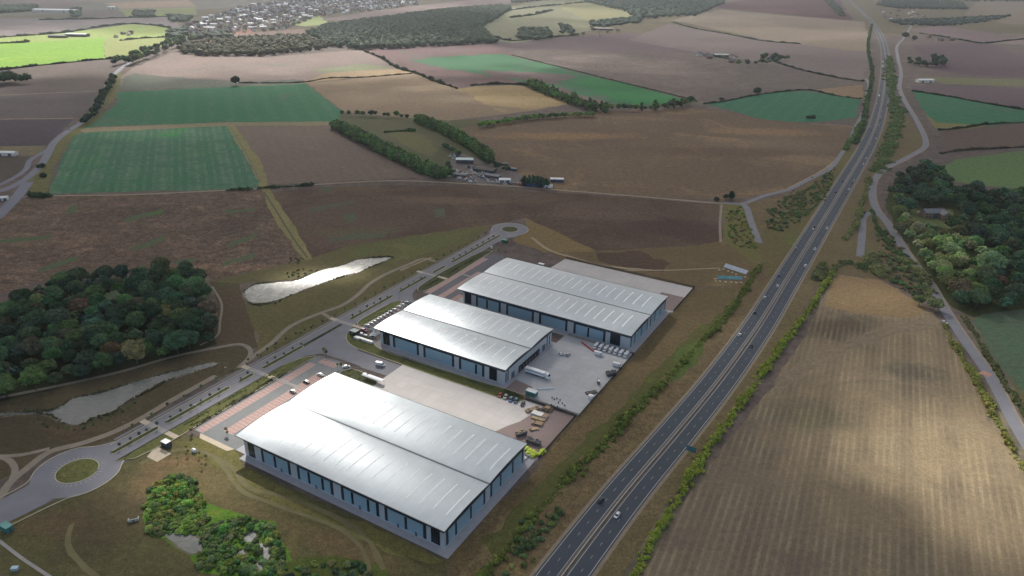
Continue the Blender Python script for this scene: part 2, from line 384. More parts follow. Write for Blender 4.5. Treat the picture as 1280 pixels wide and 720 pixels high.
def flush():
    for nm,lab,cat,sn in (('tree','the many farther trees of the woods and tree belts, too many to tell apart','trees','distant_trees'),('bush','the farther small scrub bushes beside roads and field edges','scrub','distant_scrub')):
        Q=[q for q in PEND if q[6]==nm]; Q.sort(key=lambda q:-(q[2]*(5.6 if q[1][0]=='b' and q[1][1]=='r' else 3))/math.hypot(q[0][0],q[0][1],CH)*(3 if q[5] is None else 1))
        for q in Q[:298]: place(q)
        R=Q[298:]
        if not R: continue
        lob=[];tin=[]
        for q in R:
            p,kind,s,jc,_,_,_,hs,_,rz=q; base=PL[kind]; ca,sa=math.cos(rz),math.sin(rz)
            for l in base:
                lob.append((p[0]+(l[0]*ca-l[1]*sa)*s,p[1]+(l[0]*sa+l[1]*ca)*s,l[2]*s*hs,l[3]*s,l[4]*s,l[5]*s*hs)); tin.append(jc)
        o=obj(sn,foliage(sn,lob,.9 if nm=='tree' else .5,.16 if nm=='tree' else .8,M['leaf'],5,core=.92,sub=1,tints=tin),color=(1,1,1)); tag(o,lab,cat,None,'stuff')
    for q in PEND:
        if q[6] not in ('tree','bush'): place(q)
def hedge(pts,w,h,color,label,leaf=.45,dens=1.5,gap=0.0,seed=0,name='hedge',cat='hedge',group=None,step=None,raggedness=.35,core=.8,sub=2):
    rg=random.Random(seed); c=cr(pts,w*.36 if step is None else step); lob=[]; ph=rg.uniform(0,9)
    drift=0
    for i,(x,y) in enumerate(c):
        drift=.85*drift+rg.gauss(0,w*.09)
        k=1+raggedness*math.sin(i*.23+ph)+raggedness*.6*math.sin(i*.061+2*ph)+rg.uniform(-raggedness,raggedness)*.5
        if math.sin(i*.113+ph*3)+math.sin(i*.047+ph)>1.75-gap*3.2: k*=.35
        k=max(.25,k)
        for _ in range(3):
            ox,oy=rg.gauss(0,w*.27)+drift,rg.gauss(0,w*.27)+drift; s=w*.25*(.5+.5*k)*rg.uniform(.6,1.35); hz=h*.46*k*rg.uniform(.5,1.25)
            lob.append((x+ox,y+oy,hz*.75,s,s*rg.uniform(.7,1.3),hz))
    lob=np.array(lob); o0=lob[:,:2].mean(0); lob[:,:2]-=o0
    me=foliage(name,lob,leaf,dens,M['leaf'],seed,core=core,sub=sub)
    o=obj(name,me,None,(o0[0],o0[1],0),0,color); return tag(o,label,cat,group)
def mass(name,poly_,dmin,r,h,color,label,cat,kind='stuff',seed=1,sub=2,leaf=0,dens=0,maxn=4000):
    pts=scatter(poly_,dmin,maxn,seed,12); rg=random.Random(seed); lob=[]
    for x,y in pts:
        s=r*rg.uniform(.7,1.25); lob.append((x,y,h*.55*rg.uniform(.8,1.1),s,s,h*.5*rg.uniform(.75,1.2)))
        a=rg.uniform(0,6.28); lob.append((x+math.cos(a)*s*.6,y+math.sin(a)*s*.6,h*.62,s*.6,s*.6,h*.38*rg.uniform(.8,1.3)))
    lob=np.array(lob); o0=lob[:,:2].mean(0); lob[:,:2]-=o0
    o=obj(name,foliage(name,lob,leaf,dens,M['leaf'],seed,core=1,sub=sub,bump=.3),None,(o0[0],o0[1],0),0,color); return tag(o,label,cat,None,kind)
LC0=dict(dark=(.022,.038,.021),mid=(.040,.068,.028),green=(.054,.088,.032),bright=(.105,.165,.025),yellow=(.17,.185,.03),olive=(.075,.085,.035),pale=(.13,.165,.075),rust=(.070,.050,.028),brown=(.048,.044,.030),deep=(.018,.034,.022),blue=(.030,.055,.034))
LC={k:tuple(x*2.7 for x in v) for k,v in LC0.items()}; LC['bright']=(.20,.33,.075); LC['yellow']=(.30,.34,.09)
# ---------------- world, sun, haze, clouds ----------------
SUN_EL,SUN_AZ=math.radians(34),math.radians(-16)   # azimuth measured from +Y towards +X
w=bpy.data.worlds.new('World'); SC.world=w; w.use_nodes=True; nt=w.node_tree; bg=nt.nodes['Background']
sky=nt.nodes.new('ShaderNodeTexSky'); sky.sky_type='NISHITA'; sky.sun_disc=False; sky.sun_elevation=SUN_EL; sky.sun_rotation=SUN_AZ
sky.air_density=1.0; sky.dust_density=2.5; sky.ozone_density=1.0; sky.altitude=100
nt.links.new(sky.outputs[0],bg.inputs[0]); bg.inputs[1].default_value=0.125
sd=Vector((math.sin(SUN_AZ)*math.cos(SUN_EL),math.cos(SUN_AZ)*math.cos(SUN_EL),math.sin(SUN_EL)))
sl=bpy.data.lights.new('sun','SUN'); sl.energy=SUN_E=4.8; sl.angle=math.radians(SUN_ANG:=.8); sl.color=(1.0,.95,.87)
so=bpy.data.objects.new('sun',sl); COL.objects.link(so); so.location=(0,0,3000); so.rotation_euler=sd.to_track_quat('Z','Y').to_euler()
def volmat(name,col,dens,aniso=0.0):
    m=bpy.data.materials.new(name); m.use_nodes=True; t=m.node_tree; t.nodes.clear(); o=t.nodes.new('ShaderNodeOutputMaterial'); v=t.nodes.new('ShaderNodeVolumePrincipled')
    v.inputs['Color'].default_value=(*col,1); v.inputs['Density'].default_value=dens; v.inputs['Anisotropy'].default_value=aniso
    t.links.new(v.outputs[0],o.inputs['Volume']); return m
mb=MB(); mb.box(-14000,14000,-3000,18000,-1,262); tag(obj('haze',mb.build('haze',volmat('haze_air',(.84,.91,1.0),6.4e-5,0.3))),kind='stuff')
# broken cloud high above: its shadow dapples the land
CLOUDS=[]
def cloud(px,py,ru,rv,dz=0,rot=0):
    g=G(px,py); CLOUDS.append((g[0],g[1],ru,rv,dz,rot))
# ---------------- ground, fields, water, roads ----------------
def cen(pp): 
    x=sum(p[0] for p in pp)/len(pp); y=sum(p[1] for p in pp)/len(pp); return math.hypot(x,y,CH)
def sdir(p,q): a,b=G(*p),G(*q); return math.atan2(b[1]-a[1],b[0]-a[0])
FN=0
def field(px,c1,c2,c3=None,lv=1,jit=None,stripe=None,stripe2=None,big=None,fine=None,name='field',smooth=False,**k):
    global FN; FN+=1
    pts=PG(*px); d=cen(pts); s=max(1,d/600)
    a1,a2=AD(c1,d),AD(c2,d); a3=AD(c3,d) if c3 else None
    k['blobs']=[(*G(x,y),rx,ry,math.radians(ro),AD(c_,d),s_) for x,y,rx,ry,ro,c_,s_ in k.get('blobs',())]; k.setdefault('grain',1.1*max(1,s*.9))
    def st(t): return None if not t else (t[0],t[1],t[2],AD(t[3],d))
    m=field_mat('soil_and_crop',a1,a2,a3,big or 55*s,fine or 3.2*s,st(stripe),st(stripe2),seed=FN,**k)
    return poly(name,pts,lv,m,jit if jit is not None else 0.6*s,8*s,smooth)
G0=field_mat('rough_grass',A(94,84,62),A(80,74,54),A(104,94,68),45,3.5,seed=3,p3=(.55,.75))
gx=[120*math.sinh(t*math.asinh(13500/120)) for t in np.linspace(-1,1,91)]; gy=[-2500,-1200,-600,-300,-100]+[100*math.sinh(t*math.asinh(17500/100)) for t in np.linspace(0,1,90)]
grd=obj('ground',mesh('ground',[(x,y,0) for y in gy for x in gx],[(j*91+i,j*91+i+1,(j+1)*91+i+1,(j+1)*91+i) for j in range(len(gy)-1) for i in range(90)],G0)); grd['kind']='structure'
# far quilt of fields
field([(-150,-12),(600,-24),(1400,-42),(1500,40),(-150,50)],(112,105,106),(98,96,98),(122,120,108),1,big=500)
field([(-60,-8),(330,-14),(345,2),(300,8),(226,14),(0,20),(-60,22)],(118,112,110),(100,104,98),(128,128,106),2,big=260)
field([(-60,-2),(60,-3),(120,4),(60,12),(-60,14)],(112,104,104),(100,94,96),None,3)
field([(130,4),(235,0),(245,8),(150,11)],(150,130,116),(132,116,106),None,3)
field([(95,13),(150,12),(190,20),(100,25)],(105,98,96),(98,94,90),None,3)
field([(150,12),(245,9),(246,18),(200,22),(158,21)],(128,134,98),(116,122,90),None,3)
field([(-60,24),(212,21),(228,36),(165,30),(80,42),(-60,52)],(120,110,112),(108,102,104),(104,108,100),2)
field([(-60,50),(80,41),(165,30),(202,33),(236,43),(228,48),(150,51),(40,53),(-60,56)],(130,146,92),(140,152,98),(120,136,86),3)
field([(-60,56),(40,53),(130,47),(131,74),(15,84),(-60,88)],(122,158,74),(112,146,72),(138,166,80),3)
field([(131,48),(226,46),(204,57),(165,71),(131,74)],(136,144,98),(130,136,92),(144,146,106),3)
field([(-60,87),(20,84),(148,74),(150,84),(128,107),(122,113),(-60,121)],(104,94,90),(86,80,82),(96,100,80),2,aniso=(-.1,5))
field([(-60,121),(122,114),(116,133),(95,147),(-60,150)],(98,90,90),(84,78,80),None,2,aniso=(-.1,6))
field([(-60,151),(92,149),(78,164),(58,182),(-60,184)],(80,74,80),(70,66,72),None,2,aniso=(-.1,6))
field([(-60,184),(58,182),(48,194),(-60,196)],(118,108,88),(98,94,72),None,2)
field([(-60,196),(38,196),(30,212),(0,229),(-60,232)],(84,76,70),(74,68,64),(90,86,70),2)
# central left
field([(148,112),(150,96),(165,85),(200,72),(215,66),(330,72),(452,62),(496,85),(408,97),(383,104),(295,107)],(134,120,114),(112,102,100),(100,110,98),2,big=170,aniso=(-.08,5))
field([(168,92),(235,98),(292,101),(380,100),(382,104),(295,107),(148,113),(152,100)],(90,104,88),(100,96,96),(80,112,90),3,jit=4,big=120)
field([(392,88),(450,80),(492,84),(452,90),(410,92)],(122,124,102),(110,118,96),None,3,jit=3)
field([(408,91),(494,86),(522,91),(445,97),(384,104),(380,102)],(150,130,104),(136,120,98),None,4)
field([(147,115),(295,108),(382,104),(428,140),(424,153),(280,153),(120,158),(104,162),(122,150),(146,128)],(50,104,72),(60,102,80),(84,98,84),2,big=150,stripe=(sdir((300,150),(290,110)),30,.25,(92,116,100)))
field([(100,163),(108,160),(280,153),(424,152),(424,157),(285,157),(105,166)],(128,118,96),(116,110,86),None,4)
field([(108,164),(285,156),(325,230),(318,236),(60,242),(73,208),(92,170)],(58,102,76),(70,102,84),(54,116,64),2,big=120,stripe=(sdir((165,236),(178,165)),9,.45,(104,120,104)),stripe2=(sdir((165,236),(178,165)),34,.28,(112,128,106)))
field([(290,154),(415,153),(424,170),(530,221),(440,226),(332,231),(312,200)],(112,98,88),(98,88,82),(110,104,88),2,stripe=(sdir((360,228),(330,155)),14,.15,(124,108,98)))
field([(282,156),(292,156),(328,205),(338,238),(372,290),(390,324),(378,326),(340,268),(326,234),(312,205)],(128,118,84),(108,108,72),(92,104,60),3)
ribbon('track',PG((330,240),(348,268),(366,297),(384,322)),1.6,4,flat('wheel_rut',A(72,66,48),.9))
ribbon('track',PG((287,158),(310,196),(326,228)),2.2,4,flat('wheel_rut',A(96,92,66),.9))
field([(-60,262),(0,266),(28,250),(60,246),(326,238),(352,272),(385,322),(330,336),(265,350),(255,340),(200,335),(50,352),(0,368),(-60,372)],(100,84,74),(82,70,60),(116,98,84),2,big=40,fine=2.6,p3=(.52,.7),bump=.7,aniso=(sdir((100,300),(200,290)),2.5),speck=.95,grain=2.4,blobs=[(170,265,60,22,0,(76,66,60),.6),(60,300,80,20,10,(112,94,80),.5),(300,280,30,40,0,(70,62,58),.5),(300,335,50,10,0,(122,100,84),.6)])
for q in [[(86,258),(97,256),(95,266),(85,268)],[(152,275),(178,267),(204,262),(205,266),(180,272),(158,278)],[(0,300),(30,297),(64,294),(64,298),(30,302),(0,304)],[(162,310),(180,304),(207,295),(207,300),(185,309),(164,313)],[(46,338),(70,328),(96,321),(98,324),(74,333),(50,341)],[(278,263),(320,260),(321,264),(285,267)],[(282,306),(320,291),(322,295),(286,309)],[(216,327),(240,322),(246,326),(220,332)],[(276,330),(300,322),(320,316),(320,320),(280,333)],[(60,349),(100,340),(104,343),(64,353)]]:
    field(q,(74,90,66),(82,88,66),(70,98,60),3,jit=1.6,smooth=False)
field([(336,240),(440,232),(600,232),(650,239),(780,246),(898,256),(903,300),(870,307),(745,314),(700,292),(658,272),(600,283),(540,292),(440,308),(400,322),(388,323)],(96,80,68),(80,68,60),(70,56,52),2,big=120,fine=2.6,p3=(.45,.68),bump=.7,aniso=(sdir((450,270),(600,262)),3),speck=.7,blobs=[(840,285,90,40,-10,(72,57,54),.8),(760,270,60,18,0,(100,84,74),.5),(560,250,80,14,0,(110,92,78),.5),(450,290,50,14,10,(88,86,66),.6)])
for q in [[(384,262),(410,256),(444,250),(444,253),(412,260),(386,265)],[(403,234),(415,233),(414,240),(402,241)],[(430,268),(444,266),(448,276),(434,279)],[(542,262),(556,260),(558,270),(544,272)],[(410,298),(440,292),(482,292),(482,296),(440,300),(412,302)],[(500,300),(540,302),(520,310),(495,308)]]:
    field(q,(78,86,70),(84,84,68),None,3,jit=2)
# grass belts round the estate
field([(388,323),(440,306),(540,291),(602,282),(612,284),(592,303),(550,326),(497,361),(430,400),(372,427),(335,446),(318,446),(325,420),(300,400),(310,380),(345,377),(385,360),(432,344),(490,323),(470,321),(427,331),(390,341),(370,349),(330,352),(300,355),(262,352)],(98,90,62),(82,80,56),(88,92,58),2,big=50)
field([(455,306),(540,293),(600,285),(560,306),(520,322),(480,330),(495,321),(470,318),(430,322)],(92,94,60),(84,86,56),(104,98,66),3,jit=1.5)
field([(262,352),(300,355),(306,380),(318,415),(322,436),(285,433),(250,433),(270,410),(272,380)],(84,72,58),(74,66,52),(78,82,54),2)
field([(655,272),(700,292),(745,314),(680,316),(640,300),(660,290)],(118,102,72),(106,92,64),(100,94,66),3,jit=1)
field([(700,324),(660,297),(690,306),(745,314),(870,307),(903,300),(940,310),(952,330),(925,355),(868,360),(790,342)],(104,90,66),(90,78,60),(116,100,72),2,big=45)
field([(745,316),(800,314),(838,330),(830,340),(780,336),(748,326)],(84,68,58),(76,62,54),None,3,jit=2)
field([(-60,492),(60,478),(150,462),(225,442),(285,430),(318,440),(300,462),(262,478),(215,502),(170,540),(110,560),(60,568),(20,590),(0,600),(-60,610)],(84,74,58),(72,66,50),(92,84,60),2,big=35)
field([(-60,540),(0,522),(60,520),(95,535),(140,540),(100,553),(60,563),(0,570),(-60,575)],(76,68,52),(66,60,48),(84,72,58),3,jit=1.5)
# meadow in front of the long building
field([(-60,680),(30,640),(110,612),(150,583),(190,556),(212,542),(245,545),(300,560),(304,582),(430,640),(560,702),(600,730),(-60,800)],(88,84,58),(72,70,48),(100,92,62),2,big=38,p3=(.50,.72),blobs=[(130,650,24,34,20,(72,64,50),.7),(250,592,26,12,-30,(108,94,66),.5),(310,640,30,9,-30,(100,86,62),.4),(225,577,20,6,10,(120,98,72),.6),(60,655,18,10,0,(92,76,58),.6),(430,685,30,8,-25,(104,84,62),.5),(190,600,10,14,0,(108,88,66),.6)])
field([(250,548),(292,560),(302,585),(360,612),(470,662),(555,702),(540,706),(440,672),(345,630),(290,600),(262,580),(235,566),(220,552)],(100,96,58),(90,86,56),(104,104,58),3,jit=1.2,big=25)
field([(178,645),(184,612),(214,592),(242,598),(256,628),(300,642),(345,652),(362,690),(372,725),(300,728),(250,716),(236,694),(205,674),(184,668)],(84,112,46),(72,98,42),(100,112,50),3,jit=.8,big=9,fine=1.2,smooth=False)
field([(350,705),(420,695),(480,708),(500,740),(350,740)],(78,88,46),(70,78,42),None,3,jit=1)
mown=flat('mown_grass',A(98,92,62),.95,0,.15,8)
for pts in [PG((175,580),(205,566),(238,562),(264,570),(284,590),(300,612),(345,632),(410,655),(440,672),(458,700),(465,730)),PG((262,568),(288,582),(312,610),(360,622),(430,652),(462,678),(480,712)),PG((90,655),(84,680),(98,700),(130,730))]:
    ribbon('mown_strip',pts,2.2,4,mown,jit=.25)
# between estate and dual carriageway
field([(903,300),(912,255),(945,252),(985,243),(1035,214),(1060,182),(1085,180),(1020,290),(978,360),(900,475),(847,540),(780,620),(703,720),(690,740),(560,760),(556,704),(610,640),(660,600),(690,557),(721,521),(792,446),(838,392),(868,362),(925,355),(952,330)],(104,90,68),(88,78,60),(116,100,70),2,big=35,p3=(.52,.74),speck=.7)
field([(836,395),(866,365),(920,360),(900,395),(850,440),(790,500),(700,590),(620,660),(570,710),(560,702),(660,600),(722,522),(793,446)],(100,86,62),(86,76,56),(92,90,60),3,jit=1.5,big=28)
field([(600,672),(660,622),(720,560),(800,485),(850,430),(900,392),(905,398),(850,455),(790,520),(720,585),(665,650),(620,700)],(80,80,50),(74,76,46),(84,94,48),4,jit=1.8,big=20)
field([(845,440),(880,420),(880,440),(855,470),(840,478)],(78,90,50),(72,84,48),None,5,jit=1)
# field east of the road
field([(1045,343),(1100,350),(1160,385),(1178,404),(1200,440),(1284,590),(1420,760),(1420,860),(760,860),(800,720),(880,590),(960,490),(1000,430),(1030,370)],(126,112,90),(106,95,79),(92,84,73),2,big=60,fine=.9,p3=(.5,.72),bump=.5,aniso=(sdir((1090,700),(1100,520)),14),grain=.8,speck=.35,stripe=(sdir((1090,700),(1100,520)),3.6,.34,(154,139,112)),stripe2=(sdir((1090,700),(1100,520)),21,.35,(82,74,64)),blobs=[(1045,410,38,20,20,(78,70,60),.85),(1140,465,22,12,0,(84,80,70),.8),(900,650,50,90,0,(96,86,78),.6),(1010,520,26,18,0,(92,90,72),.6),(1180,560,70,30,10,(146,130,104),.5)])  # the pale blob paints a sunlit patch into the soil colour
field([(1045,344),(1100,350),(1158,385),(1140,398),(1070,392),(1030,382)],(128,108,80),(116,98,74),(136,116,84),3,jit=1)
field([(975,465),(1040,435),(1110,405),(1172,398),(1182,408),(1120,417),(1050,445),(990,478),(960,500)],(120,108,90),(110,98,82),None,4,jit=1.2,big=20,stripe=(sdir((990,460),(1170,402)),6,.3,(92,84,72)))
# east side
field([(1160,340),(1215,395),(1240,440),(1290,520),(1420,640),(1420,360),(1280,340),(1240,330)],(96,88,66),(84,80,56),(78,86,54),2)
field([(1216,402),(1228,393),(1283,386),(1420,380),(1420,560),(1290,506),(1242,445)],(66,92,70),(82,84,72),(52,100,66),3,big=45)
field([(1165,222),(1192,200),(1282,188),(1400,180),(1400,245),(1282,236),(1230,232)],(92,112,76),(84,104,72),(104,116,82),2)
field([(1175,164),(1205,160),(1282,154),(1400,150),(1400,185),(1282,184),(1178,191)],(98,86,80),(90,80,74),None,2)
field([(1140,114),(1283,137),(1400,148),(1400,160),(1283,153),(1190,162),(1162,150)],(56,106,80),(64,100,80),(78,96,80),3,stripe=(sdir((1280,150),(1150,118)),22,.3,(96,118,100)))
field([(1156,142),(1170,153),(1235,157),(1205,162),(1168,160)],(118,112,78),(106,104,74),None,4)
field([(1138,107),(1200,105),(1283,111),(1400,118),(1400,150),(1283,137),(1140,114)],(100,88,92),(92,82,86),None,2,aniso=(-.1,6))
field([(1142,56),(1235,53),(1283,74),(1400,90),(1400,110),(1283,98),(1200,93),(1158,85)],(100,88,92),(92,82,88),None,2,aniso=(-.1,6))
field([(1135,36),(1180,32),(1283,48),(1225,54),(1150,42)],(120,106,108),(108,98,100),None,2)
field([(1225,54),(1283,45),(1400,50),(1400,64),(1283,56)],(128,116,112),(118,108,104),None,3)
field([(1205,18),(1230,-5),(1400,-10),(1400,30),(1262,30)],(124,118,112),(112,106,104),None,2)
field([(1155,96),(1283,100),(1283,108),(1180,105)],(112,112,88),(104,104,84),None,3)
field([(1106,250),(1122,222),(1150,206),(1172,210),(1196,234),(1240,248),(1290,244),(1420,248),(1420,374),(1290,386),(1216,397),(1190,384),(1165,352),(1150,330),(1118,285)],(66,72,48),(56,62,42),None,3,name='woodland_floor',big=20)
field([(1138,262),(1190,262),(1196,288),(1146,290)],(96,104,70),(84,92,62),None,4,name='garden_lawn')
field([(-80,392),(0,384),(60,362),(130,349),(200,341),(248,343),(260,372),(266,400),(271,430),(240,443),(200,453),(120,473),(60,489),(-60,513)],(56,58,42),(48,52,36),None,3,name='woodland_floor',big=20)
# centre right far
field([(840,25),(900,12),(960,18),(1080,27),(1090,65),(1025,60),(960,50)],(134,122,110),(120,112,104),(128,120,102),2,aniso=(-.15,8))
field([(785,50),(835,30),(960,51),(1088,66),(1085,88),(1076,100),(960,80),(872,66)],(118,108,106),(106,98,98),(112,110,98),2,aniso=(-.15,8))
field([(880,7),(978,-6),(1048,-4),(1066,26),(1000,20),(915,12)],(96,78,86),(88,74,82),None,3)
field([(500,61),(640,54),(720,47),(785,40),(850,52),(872,67),(960,82),(1080,99),(1076,107),(980,115),(890,123),(872,127),(780,104),(640,70),(560,58)],(104,90,94),(94,84,88),(112,90,92),2,big=260,aniso=(-.2,7))
field([(455,62),(500,60),(560,57),(620,55),(640,69),(780,104),(872,127),(855,132),(762,136),(665,104),(600,108),(572,111),(495,84)],(108,86,88),(96,84,84),(86,96,86),3,big=200,aniso=(-.3,5))
field([(505,74),(560,71),(625,67),(642,71),(740,94),(870,127),(780,134),(730,120),(690,108),(640,100),(560,87)],(58,104,74),(66,100,80),(98,84,84),4,jit=6,big=220)
field([(660,90),(720,95),(700,106),(668,102),(610,96),(600,88)],(104,82,86),(92,92,88),None,5,jit=8)
field([(740,96),(870,127),(800,133),(745,116),(715,104)],(48,112,66),(56,104,70),None,5,jit=5)
field([(882,130),(960,116),(1010,114),(1075,124),(1070,147),(1020,153),(958,152),(920,140)],(54,106,80),(62,100,80),None,3,stripe=(sdir((960,150),(1000,116)),24,.25,(92,120,106)))
field([(1020,112),(1078,106),(1078,125),(1045,120)],(132,112,90),(120,104,86),None,4)
field([(384,104),(520,91),(572,111),(592,108),(650,107),(716,129),(662,139),(560,151),(432,141)],(132,116,96),(118,104,90),(144,126,98),3,big=150,aniso=(-.15,4))
field([(572,112),(592,108),(650,107),(716,129),(662,137),(610,132)],(146,130,96),(136,118,90),(122,112,80),4,jit=4)
field([(424,142),(560,150),(640,150),(590,180),(625,205),(585,215),(545,222),(470,180),(428,160)],(86,86,66),(76,80,62),(92,86,68),2)
field([(484,165),(520,164),(545,185),(540,195),(500,178)],(98,94,68),(88,90,64),None,3,jit=3)
field([(574,160),(640,150),(700,143),(780,138),(870,135),(905,139),(960,150),(1064,158),(1060,180),(1032,212),(985,240),(905,250),(700,240),(630,212),(598,187)],(108,92,76),(92,80,70),(126,106,82),3,big=130,p3=(.52,.72),aniso=(sdir((700,200),(900,180)),5),bump=.6,speck=.7,blobs=[(840,220,220,50,0,(100,86,72),.8),(960,165,90,30,0,(136,110,82),.6),(700,170,120,26,5,(140,112,80),.6),(900,190,160,30,0,(88,74,64),.5),(1010,200,60,30,0,(134,114,90),.5)])
# hill pasture north
field([(590,30),(640,8),(700,-4),(760,0),(800,22),(790,30),(740,38),(690,48),(640,54),(615,50)],(124,124,104),(110,112,98),(130,130,106),3,big=200)
field([(700,2),(760,6),(802,24),(770,28),(740,28),(700,10)],(134,132,104),(124,124,100),None,4)
field([(395,25),(480,12),(640,-6),(660,-10),(640,4),(520,18),(440,25)],(132,118,116),(122,112,112),None,3)
field([(355,26),(400,20),(412,30),(382,33),(362,31)],(150,160,112),(140,150,108),None,4)
field([(240,47),(320,40),(380,36),(382,45),(300,52),(240,56)],(136,116,106),(124,110,104),None,3)
field([(290,36),(320,35),(322,41),(290,43)],(148,112,98),(138,106,94),None,4,jit=3)
# left roads land
field([(26,240),(60,190),(82,165),(98,157),(130,115),(145,84),(152,84),(150,112),(116,158),(90,172),(70,205),(56,243)],(104,102,72),(96,96,66),None,2)
field([(905,255),(935,252),(950,304),(965,330),(940,328),(905,300)],(104,96,64),(92,90,58),(84,98,52),3)
field([(1000,245),(1060,185),(1085,182),(1040,260),(1000,320),(960,345),(945,300)],(100,90,66),(88,84,58),(86,96,54),3,jit=1)
field([(1100,150),(1125,130),(1160,185),(1100,215),(1088,235),(1095,262),(1110,290),(1160,352),(1175,380),(1105,350),(1045,342),(1020,360),(985,420),(900,540),(820,650),(770,730),(735,730),(862,540),(915,475),(990,360),(1036,290),(1098,190)],(104,92,70),(90,82,62),(86,92,56),3,big=32)
# ---- surfaces ----
ASP=flat('asphalt',A(66,74,84,.62),.85,0,.10,12)
ASP2=flat('pale_asphalt',A(118,118,124,.8),.85,0,.08,9)
ASPF=flat('far_asphalt',A(108,110,122,.8),.85,0,.08,30)
MARK=flat('road_paint',(.50,.50,.48),.7,0,.08,1)
KERB=flat('kerb_stone',A(178,172,150,.8),.8,0,.1,2)
PATH=flat('gravel_path',A(132,122,108,.85),.95,0,.12,5)
PAVE=flat('pavement_concrete',A(150,146,142,.8),.85,0,.1,4)
DIRT=flat('pale_dirt',A(140,128,108,.8),.95,0,.15,6)
# dual carriageway
MWC=[(640,808),(703,720),(779.5,620),(847,540),(900,475),(948,408),(977.5,360),(1020,290),(1053,235),(1085,180),(1097,150),(1105,112),(1107,80),(1103,52),(1090,28),(1072,10),(1058,-3),(1040,-18)]
MW=cr(PG(*MWC),12)
def mwlen():
    s=[0]
    for i in range(1,len(MW)): s.append(s[-1]+math.dist(MW[i],MW[i-1]))
    return s
struct(ribbon('road_verge',MW,0,6,flat('worn_verge',A(128,116,98,.85),.95,0,.15,3),raw=True,o0=11.6,o1=-11.6))
struct(ribbon('road',MW,0,7,ASP,raw=True,o0=10.0,o1=1.35))
struct(ribbon('road',MW,0,7,ASP,raw=True,o0=-1.35,o1=-10.0))
struct(ribbon('road_median',MW,0,7,flat('median_gravel',A(96,86,76,.9),.95,0,.15,3),raw=True,o0=1.3,o1=-1.3))
for o in (9.1,1.75,-1.75,-9.1): struct(ribbon('edge_line',MW,0,0,MARK,z=7*LV+.02,raw=True,o0=o+.11,o1=o-.11))
mwl=mwlen()
mb=MB()
for off in (5.45,-5.45):
    c=offs(MW,off); acc=0
    for i in range(len(c)-1):
        L_=math.dist(c[i],c[i+1]); t=Vector(c[i+1])-Vector(c[i]); t.normalize(); nrm=Vector((-t.y,t.x)); k=0
        while k<L_:
            if (acc+k)%9<2.1:
                p=Vector(c[i])+t*k; q=p+t*1.05; mb.quad([(p+nrm*.06).to_3d()+Vector((0,0,7*LV+.02)),(p-nrm*.06).to_3d()+Vector((0,0,7*LV+.02)),(q-nrm*.06).to_3d()+Vector((0,0,7*LV+.02)),(q+nrm*.06).to_3d()+Vector((0,0,7*LV+.02))])
            k+=1.0
        acc+=L_
        if acc>2200: break
struct(obj('lane_line',mb.build('lane_line',MARK)))
STEEL=flat('galvanised_steel',(.30,.31,.32),.5,.6,.08,2)
for s_ in (.45,-.45):
    pass
bar=ribbon('crash_barrier',MW,0,0,STEEL,z=.55,raw=True,o0=.2,o1=-.2,h=.32,kind=None); tag(bar,'long grey steel crash barrier down the middle of the dual carriageway','crash barrier')
# other roads
def road(px,w,mat=ASP2,lv=6,step=8,name='road',edge=False):
    c=cr(PG(*px),step); o=struct(ribbon(name,c,w,lv,mat,raw=True))
    if edge:
        for s_ in (1,-1): struct(ribbon('edge_line',c,0,0,MARK,z=lv*LV+.02,raw=True,o0=s_*(w/2-.25)+.07,o1=s_*(w/2-.25)-.07))
    return c
SIDE=road([(1330,630),(1273,538),(1238,472),(1210,432),(1186,396),(1160,352),(1135,320),(1111,282),(1093,257),(1091,230),(1103,213),(1130,199),(1155,184),(1156,174),(1145,150),(1130,125),(1124,110),(1126,92),(1122,72),(1121,58),(1131,46),(1140,30)],7.0,ASP2)
ribbon('side_stripe',offs(SIDE,-4.1),1.2,6,DIRT)
struct(ribbon('road_patch',PG((1226,465),(1238,470)),4,0,flat('red_surface',A(170,128,112,.8),.9),z=6*LV+.02,o0=3.2,o1=-3.2))
road([(1100,270),(1088,266),(1080,271),(1078,290),(1075,321)],6.5,ASP2)
LANE=road([(905,254),(925,255),(955,245),(988,236),(1012,224),(1036,212),(1052,192),(1061,178),(1069,160),(1079,140),(1083,118),(1086,105),(1082,98)],5.5,ASP2)
road([(926,254),(932,258),(938,275),(949,304)],6.5,ASP2)
FARM=road([(-30,300),(0,266),(24,247),(62,245),(160,243.5),(270,238.5),(322,236),(390,231),(495,226),(570,229),(640,233),(740,241),(815,247),(890,253.5),(926,255)],4.0,DIRT,5)
road([(902,256),(900,280),(901,303)],2.5,DIRT,5)
WR=road([(165,76),(156,82),(141,95),(133,110),(127,124),(120,140),(103,153),(86,163),(68,178),(60,192),(50,208),(35,222),(18,232),(0,239),(-60,256)],9.0,ASPF,6)
road([(60,186),(50,193),(38,200),(32,212),(18,222),(-10,236)],6.0,ASPF,6)
road([(35,228),(26,240),(14,254),(-6,274)],11.0,ASPF,6)
road([(1048,-30),(1110,5)],6,ASPF,5)
# thin field tracks
for px,wd in [([(295,108),(383,104),(408,97)],3),([(0,149),(92,148)],4),([(0,119),(122,114)],4),([(1015,155),(1062,158),(1060,180),(1034,209),(985,236)],3),([(665,297),(685,312),(715,322),(760,333),(815,338)],3.2),([(780,338),(830,338),(900,335)],2),([(500,338),(540,322)],2)]:
    ribbon('track',PG(*px),wd,5,flat('track_soil',AD((138,124,102),cen(PG(*px))),.95,0,.1,8),jit=.2)
